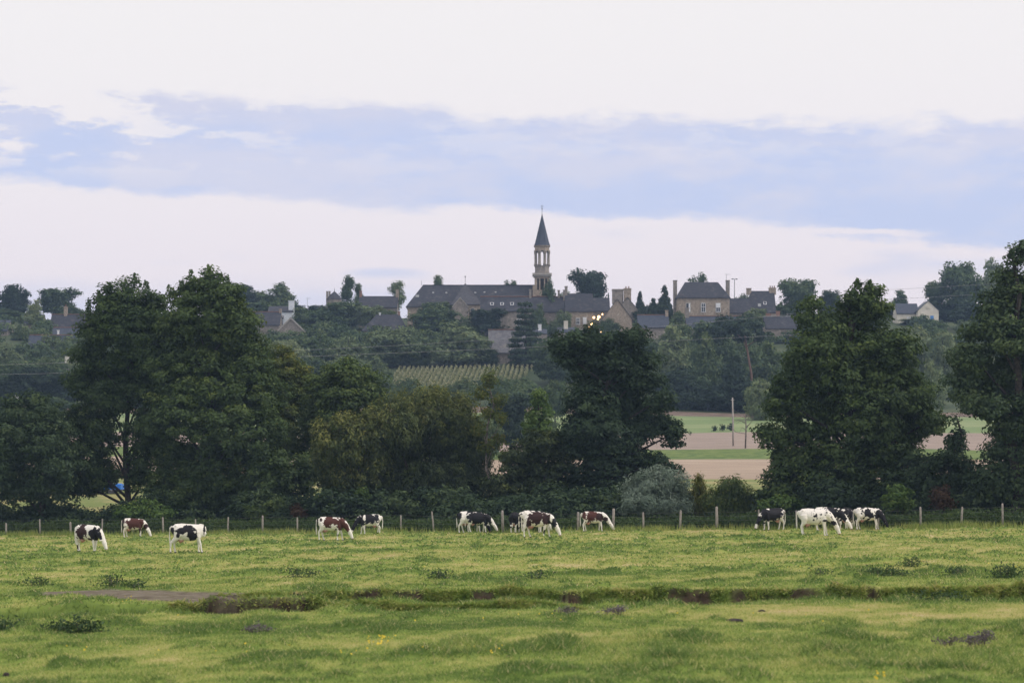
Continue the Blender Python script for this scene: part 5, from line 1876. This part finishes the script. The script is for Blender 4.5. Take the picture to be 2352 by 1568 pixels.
H('stone_house', 'small slate roofed house with two thin chimneys left of the lamp lit one', 1222, 1302, 681, 714, 750, 588, 7, STONEG, SLATE, chimneys=[(.55, 0, .5, .8, 1.4, STONEG, 0), (.86, -.6, .5, .8, 1.4, STONEG, 0)], ridge_mat=RIDGE)
H('stone_house', 'lamp lit house with a white shuttered window and porch beside the street lamps', 1299, 1362, 674, 712, 757, 582, 8, STONE, SLATE,
  windows=[(-.10, .60, .8, 1.4, 'frame'), (.40, .62, .75, 1.5, 'closed'), (-.05, .20, 1.6, 1.3, 'frame')], door=[(.45, 1.0, 2.0)], chimneys=[(-.93, 0, .65, .9, 1.6, STONEG, 0)])
H('stone_house', 'narrow slate roofed house just behind the street lamps', 1362, 1400, 684, 712, 752, 592, 7, STONEG, SLATE)


def gable_house(name, label, xl, xr, apex, eave, base, y, depth, wall, roof, chim=None, trim=None, win=(), group='houses of the hill village', barge=None):
    """gable end towards the camera"""
    w = (xr - xl) * y / FPX
    xc = X((xl + xr) / 2, y)
    zb = min(Z(base, y), gz1(xc, y)) - .4
    hw, ha = Z(eave, y) - zb, Z(apex, y) - zb
    root = empty(name, (xc, y, zb))
    a = w / 2
    mb = MB()
    for yy, rev in ((0, False), (depth, True)):
        pts = [(-a, yy, 0), (a, yy, 0), (a, yy, hw), (0, yy, ha - .15), (-a, yy, hw)]
        mb.poly(pts[::-1] if rev else pts)
    mb.poly([(-a, depth, 0), (-a, 0, 0), (-a, 0, hw), (-a, depth, hw)])
    mb.poly([(a, 0, 0), (a, depth, 0), (a, depth, hw), (a, 0, hw)])
    mb.build('wall', wall, root)
    sl = (ha - hw) / a
    o = .3
    mb = MB()
    shell(mb, [[(-a - o, depth + .1, hw - o * sl), (-a - o, -.15, hw - o * sl), (0, -.15, ha), (0, depth + .1, ha)], [(a + o, -.15, hw - o * sl), (a + o, depth + .1, hw - o * sl), (0, depth + .1, ha), (0, -.15, ha)]], .15)
    ro = mb.build('roof', roof, root)
    if barge:
        for s in (-1, 1):
            p = [(s * (a + o), hw - o * sl), (0, ha), (0, ha - .42), (s * (a + o), hw - o * sl - .42)]
            m2 = MB()
            f, bk = [(q[0], -.26, q[1] + .06) for q in p], [(q[0], -.17, q[1] + .06) for q in p]
            m2.poly(f if s < 0 else f[::-1])
            m2.poly(bk[::-1] if s < 0 else bk)
            for i in range(4):
                j = (i + 1) % 4
                m2.poly([f[i], bk[i], bk[j], f[j]])
            m2.build('barge_board', barge, ro)
    for c in (chim or ()):
        cxd, ct, cw, cy_, cm, pots = c
        x = X(cxd, y + cy_) - xc
        zt = Z(ct, y + cy_) - zb
        zl = ha - abs(x) * sl - 1.2
        wd = cw * y / FPX
        co = MB().box((x, cy_, (zl + zt) / 2), (wd, 1.0, zt - zl)).box((x, cy_, zt - .25), (wd + .2, 1.2, .22)).build('chimney', cm, root)
        for k in range(pots):
            MB().lathe([(.16, 0), (.13, .5)], (x + (k - (pots - 1) / 2) * .7, cy_, zt), 8, 0, True).build('chimney_pot', BRICK, co)
    for (fx, zf, ww, wh, m_) in win:
        wo = MB().box((fx * a, -.04, zf * hw), (ww + .35, .12, wh + .4)).build('window', trim or GRANITE, root)
        MB().box((fx * a, -.12, zf * hw), (ww, .06, wh)).build('pane', m_, wo)
    return tag(root, label, 'house', group)


gable_house('stone_house', 'tall stone gable with a broad chimney right of the street lamps', 1383, 1452, 686, 732, 764, 576, 9, STONE, SLATE, [(1417, 664, 22, .8, STONEG, 0)], win=[(.15, .55, .5, .5, GLASS)])
gable_house('stone_house', 'stone house behind the tall gable, its big square chimney on the skyline', 1412, 1470, 682, 715, 750, 604, 8, STONEG, SLATE, [(1441, 662, 17, .8, STONE, 2), (1427, 664, 9, 2.4, STONEG, 0)])
H('slate_shed', 'low slate roof with one end chimney between the gable and the manor', 1466, 1536, 723, 749, 765, 566, 6, STONEG, SLATEB, chimneys=[(.92, 0, .7, .9, .9, STONE, 0)], ridge_mat=RIDGE, cat='house')
H('slate_shed', 'low slate roof half hidden under the manor wall', 1578, 1712, 726, 752, 768, 570, 6, STONEG, SLATEB, chimneys=[(-.96, 0, .8, .9, 1.8, STONEG, 0)], ridge_mat=RIDGE)
H('stone_house', 'low slate roof touching the right side of the manor', 1674, 1722, 685, 716, 745, 606, 8, STONEG, SLATE)
H('stone_house', 'slate house with a sloping gable and roof lights right of the manor', 1716, 1782, 668, 715, 748, 612, 10, STONE, SLATE, chimneys=[(-.75, 0, 1.2, 1.0, .5, STONE, 0), (.9, 0, 1.8, 1.0, .6, STONE, 3)], skylights=[(.3, .4, .8, 1.0, PAINT), (-.1, .3, .8, 1.0, GALV)], hl=1.5)
H('slate_shed', 'pale ridged low roof with brick chimneys in front of the broad right oak', 1758, 1832, 727, 752, 765, 575, 7, STONEG, SLATE, chimneys=[(-.7, .6, 1.2, .8, .6, BRICK, 0), (-.1, .8, .9, .8, 1.2, BRICK, 0)], ridge_mat=GALV)
H('stone_barn', 'low stone barn with a pale slate roof behind the cedar', 1122, 1206, 757, 806, 842, 527, 8, STONEG, SLATEL, ridge_mat=RIDGE, cat='barn')
H('stone_house', 'hipped slate roof with white hip edges left of the church', 832, 934, 722, 757, 790, 580, 9, STONEG, SLATE, hl=3.2, hr=1.9, chimneys=[(.62, 0, .5, .5, .6, BRICK, 0), (-.25, 0, .4, .5, .2, PAINT, 0)], windows=[(.0, .75, 1.0, 1.2, 'frame')])
H('stone_house', 'long dark slate roof with a tall pale chimney left of the church', 824, 912, 680, 704, 735, 612, 8, STONEG, SLATE, chimneys=[(.97, 0, .7, 1.0, 1.5, STONE, 0), (-.95, 0, .6, .9, 1.2, BRICK, 0)])
H('stone_house', 'slate roofed house left of the white walled one', 570, 642, 716, 744, 775, 590, 8, STONEG, SLATE, chimneys=[(.96, 0, .6, .8, .5, STONE, 0)], ridge_mat=RIDGE)
H('white_house', 'white walled house with a dark window and slate roof left of centre', 616, 672, 703, 714, 740, 600, 7, WHITEW, SLATE, windows=[(.15, .70, .9, .9, 'frame')], trim=WHITEW, chimneys=[(.88, -2.5, 1.4, .8, 1.0, WHITEW, 0)])
gable_house('stone_barn', 'stone barn gable with a grey tiled roof below the white walled house', 634, 702, 729, 762, 785, 584, 8, STONEG, SLATEL, barge=GRANITE)['category'] = 'barn'
H('stone_house', 'upper left slate house with a tall chimney under the skyline oak', 112, 232, 722, 762, 795, 585, 9, STONE, SLATE, chimneys=[(-.48, 0, .8, .9, 1.7, STONE, 1)], ridge_mat=RIDGE)
H('stone_house', 'lower left slate roof with a pale gable end before the left tall alder', 62, 192, 769, 802, 822, 560, 7, RENDER, SLATEB, chimneys=[(-.02, .8, .4, .5, 1.0, PAINT, 0)], ridge_mat=RIDGE)
H('stone_house', 'slate roof middle of the left stack of three', 118, 240, 752, 772, 800, 572, 6, STONEG, SLATEB, ridge_mat=RIDGE)
H('slate_shed', 'bluish slate roof at the very left edge', -50, 16, 735, 758, 790, 585, 8, STONEG, SLATEB)
H('slate_shed', 'small slate roof seen beyond the pale tree at the far left', 55, 95, 722, 742, 775, 600, 7, STONEG, SLATE)
gable_house('white_gabled_house', 'little dark gabled house edged with white boards at the left edge', 26, 46, 907, 914, 935, 445, 6, STONEG, SLATE, win=[(0, .7, .5, .6, GLASS)], barge=PAINT)
gable_house('cream_house', 'cream rendered house with a front gable and blue door on the right', 2108, 2156, 690, 712, 734, 628, 9, RENDER, SLATEB, win=[(-.35, .5, .9, 1.2, GLASS), (.35, .42, .9, 1.7, BLUEP), (-.05, 1.22, .6, .7, RENDER)], trim=RENDER)
H('cream_house', 'slate roofed wing of the cream house with a garage door', 2060, 2110, 697, 718, 734, 631, 7, RENDER, SLATEB, windows=[(.3, .4, 2.2, 1.6, 'closed')], trim=RENDER)


def turret():
    y = 622
    x, zb = X(768, y), gz1(X(768, y), y) - .5
    root = empty('turret', (x, y, zb))
    z1, z2 = Z(688, y) - zb, Z(669, y) - zb
    MB().lathe([(1.9, 0), (1.9, z1)], (0, 0, 0), 12).build('wall', STONEG, root)
    MB().lathe([(2.2, z1), (1.3, z1 + (z2 - z1) * .5), (.08, z2), (.03, z2 + 1.0)], (0, 0, 0), 8).build('roof', SLATE, root)
    for xd, w in ((751.5, .8), (757, .8)):
        xx = X(xd, y + 1) - x
        MB().box((xx, 1, (Z(668, y) - zb) / 2), (.5, w, Z(668, y) - zb)).build('chimney', STONEG, root)
    tag(root, 'small pointed slate turret with a pair of thin chimneys', 'turret')


turret()


def street_lamp(xd, yd, y, label, big=1.0, h=6.0):
    x, z = X(xd, y), Z(yd, y)
    zb = min(gz1(x, y), z - 3.0)
    root = empty('street_lamp', (x, y, zb))
    hh = z - zb
    MB().tube([(0, .5, -.2), (0, .5, hh * .7), (0, .5, hh + .15)], [.09, .07, .05], 6).tube([(0, .5, hh + .1), (0, .2, hh + .25), (0, 0, hh + .2)], .04, 5).build('pole', METAL, root)
    r = .24 * big
    MB().lathe([(.05, r), (r * .75, r * .6), (r, 0), (r * .8, -r * .55), (.05, -r)], (0, 0, hh), 10, 0, True).build('lamp_head', LAMP, root)
    tag(root, label, 'street lamp', 'lit street lamps in the village')


LAMP = emit_mat('lamp_glow', (1.0, .62, .28), 5.0)
street_lamp(1353, 753, 574, 'lowest and brightest lit street lamp, just above the central tree', 1.35)
street_lamp(1358.6, 743.5, 578, 'lit street lamp second from the bottom of the climbing row', 1.25)
street_lamp(1364, 729, 581, 'lit street lamp on the left of the top pair', 1.2)
street_lamp(1373, 733.5, 583, 'lit street lamp just below the whitest one', 1.0)
street_lamp(1375.5, 727.5, 586, 'whitest lit street lamp at the top of the climbing row', 1.5)
street_lamp(1383.6, 721.5, 590, 'small flame coloured lamp against the tall stone gable', .8)
street_lamp(1380.5, 761.5, 570, 'small dim lamp below the round bush', .7)


def chimney_stack(xl, xr, top, base, y, label, mat):
    x = X((xl + xr) / 2, y)
    zb = gz1(x, y) - .3
    w = (xr - xl) * y / FPX
    root = empty('cottage', (x, y, zb))
    h = Z(top, y) - zb
    hw = Z(base, y) - zb
    MB().box((0, 2.4, hw / 2 - .4), (w * 4.0, 4.0, hw - .2)).build('wall', STONEG, root)
    mb = MB()
    shell(mb, [[(-w * 2.1, .2, hw - .55), (w * 2.1, .2, hw - .55), (w * 2.1, 2.4, hw + .6), (-w * 2.1, 2.4, hw + .6)], [(w * 2.1, 4.6, hw - .55), (-w * 2.1, 4.6, hw - .55), (-w * 2.1, 2.4, hw + .6), (w * 2.1, 2.4, hw + .6)]], .15)
    mb.build('roof', SLATEB, root)
    MB().box((0, 2.0, (h + hw - 1) / 2), (w, .8, h - hw + 1)).box((0, 2.0, h), (w + .1, .9, .14)).build('chimney', mat, root)
    tag(root, label, 'house', 'houses of the hill village')


chimney_stack(1295.5, 1305, 736, 756, 556, 'cottage roof with a cream chimney behind the top of the central tree', RENDER)
chimney_stack(1236, 1244, 744, 760, 556, 'cottage roof with a small white chimney right of the cedar', PAINT)
chimney_stack(146, 155, 818, 836, 520, 'cottage with a pale chimney left of the left tall alder', RENDER)


def floodlight():
    y = 635
    x = X(1687, y)
    zb = gz1(x, y)
    root = empty('floodlight_mast', (x, y, zb))
    h = Z(641, y) - zb
    MB().tube([(0, 0, -.3), (0, 0, h)], [.16, .10], 7).box((0, 0, h), (.95, .12, .12)).build('pole', GALV, root)
    for s in (-1, 1):
        MB().box((s * .55, -.1, h), (.42, .35, .26)).build('lamp_head', METAL, root)
    tag(root, 'tall thin twin headed floodlight mast right of the manor', 'mast')


floodlight()


def antenna(xd, top, base, y, label):
    x = X(xd, y)
    zb = Z(base, y)
    root = empty('television_antenna', (x, y, zb))
    h = Z(top, y) - zb
    MB().tube([(0, 0, -1.2), (0, 0, h)], .045, 5).build('mast', GALV, root)
    m = MB().box((0.3, 0, h - .15), (1.4, .05, .05))
    for k in range(5):
        m.box((-.3 + k * .3, 0, h - .10), (.04, .7, .04))
    m.build('aerial', GALV, root)
    tag(root, label, 'antenna', 'television aerials on the roofs')


antenna(1668.5, 629, 646, 601, 'thin television aerial on the right chimney of the manor')
antenna(160, 814, 822, 522, 'thin television aerial on the cottage left of the left tall alder')
antenna(706, 684, 695, 640, 'thin television aerial on the skyline left of the turret')

# poles and wires
PWOOD = surf_mat('pole_wood', (.42, .39, .36), (.30, .275, .25), 3, .9, stretch=(5, 5, .6))
CABLE = surf_mat('cable', (.34, .33, .33), (.28, .27, .27), 2, .5)


def power_line():
    y = 356
    x = X(1684, y)
    zb = gz1(x, y)
    root = empty('utility_pole', (x, y, zb))
    h = Z(913, y) - zb
    MB().tube([(0, 0, -.5), (-.03, 0, h * .5), (-.10, 0, h)], [.15, .13, .10], 8).build('pole', PWOOD, root)
    MB().box((-.10, -.02, h - .35), (.5, .1, .1)).build('crossarm', PWOOD, root)
    tag(root, 'bare wooden utility pole standing in the fields in the gap', 'pole')

    def wire(label, pts, y0, y1, sag, r=.023):
        (xa, ya), (xb, yb) = pts
        A = Vector((X(xa, y0), y0, Z(ya, y0)))
        B = Vector((X(xb, y1), y1, Z(yb, y1)))
        P = []
        for k in range(25):
            t = k / 24
            p = A.lerp(B, t)
            p.z -= sag * 4 * t * (1 - t)
            P.append(p - A)
        o = MB().tube(P, r, 4).build('power_cable', CABLE, None, A)
        tag(o, label, 'cable', 'overhead cables crossing the hillside')
    wire('lower overhead cable crossing the hillside below the church', ((560, 824), (2060, 756)), 432, 470, .25)
    wire('upper overhead cable crossing the hillside below the church', ((600, 808), (1960, 705)), 470, 500, 1.1, .022)
    wire('upper overhead cable above the cream house at the right', ((1980, 668), (2450, 640)), 600, 560, .2, .03)
    wire('lower overhead cable above the cream house at the right', ((1980, 690), (2450, 662)), 600, 560, .2, .03)
    wire('upper overhead cable crossing the wood at the left edge', ((-60, 838), (330, 824)), 440, 440, .2)
    wire('lower overhead cable crossing the wood at the left edge', ((-60, 860), (330, 848)), 430, 430, .2)


power_line()


def blue_trailer():
    """blue tarpaulin covered trailer glimpsed under the leftmost trees"""
    y = 232
    xc = X(236, y)
    zb = gz1(xc, y)
    root = empty('farm_trailer', (xc, y, zb))
    w = 92 * y / FPX
    zt = Z(1111, y) - zb
    z0 = max(.55, Z(1136, y) - zb)
    mb = MB()
    n = 6
    mb.box((0, 0, (z0 + zt) / 2 - .1), (w, 2.2, max(.5, zt - z0 - .2)))
    mb.box((0, 0, zt - .1), (w * .96, 1.7, .3), 0, (.97, .6))
    mb.build('tarpaulin', TARP, root)
    MB().box((0, 0, z0 - .22), (w * 1.02, 2.0, .14)).tube([(w / 2, 0, z0 - .22), (w / 2 + 1.3, 0, z0 - .35)], .06, 6).build('chassis', METAL, root)
    for sx in (-.25, .25):
        for sy in (-1, 1):
            wo = MB().tube([(sx * w, sy * .95 - .12, .42), (sx * w, sy * .95 + .12, .42)], [.42, .42], 16, True, False).build('wheel', METAL, root)
            MB().tube([(sx * w, sy * .95 - .14, .42), (sx * w, sy * .95 + .14, .42)], [.2, .2], 10, True, False).build('rim', GALV, wo)
    tag(root, 'bright blue covered trailer glimpsed under the left tall alder', 'trailer')


TARP = surf_mat('blue_tarpaulin', (.035, .16, .62), (.05, .24, .75), 2.0, .45, bump=.3)
blue_trailer()

# ------------------------------------------------------------------ haze


def haze():
    me = bpy.data.meshes.new('haze')
    bm = bmesh.new()
    bmesh.ops.create_cube(bm, size=1)
    bm.to_mesh(me)
    bm.free()
    o = bpy.data.objects.new('haze', me)
    x0, x1, y0, y1, z0, z1 = -760, 760, -60, 1170, -3, 84
    o.location = ((x0 + x1) / 2, (y0 + y1) / 2, (z0 + z1) / 2)
    o.scale = (x1 - x0, y1 - y0, z1 - z0)
    COL.objects.link(o)
    m, t, out = new_mat('haze_air')
    v = N(t, 'ShaderNodeVolumePrincipled')
    v.inputs['Color'].default_value = (.48, .68, 1.0, 1)
    v.inputs['Density'].default_value = HAZE
    v.inputs['Anisotropy'].default_value = 0.0
    t.links.new(v.outputs[0], out.inputs['Volume'])
    me.materials.append(m)
    tag(o, 'thin pale blue evening haze between the field and the village', 'haze', kind='stuff')


HAZE = .00019
haze()
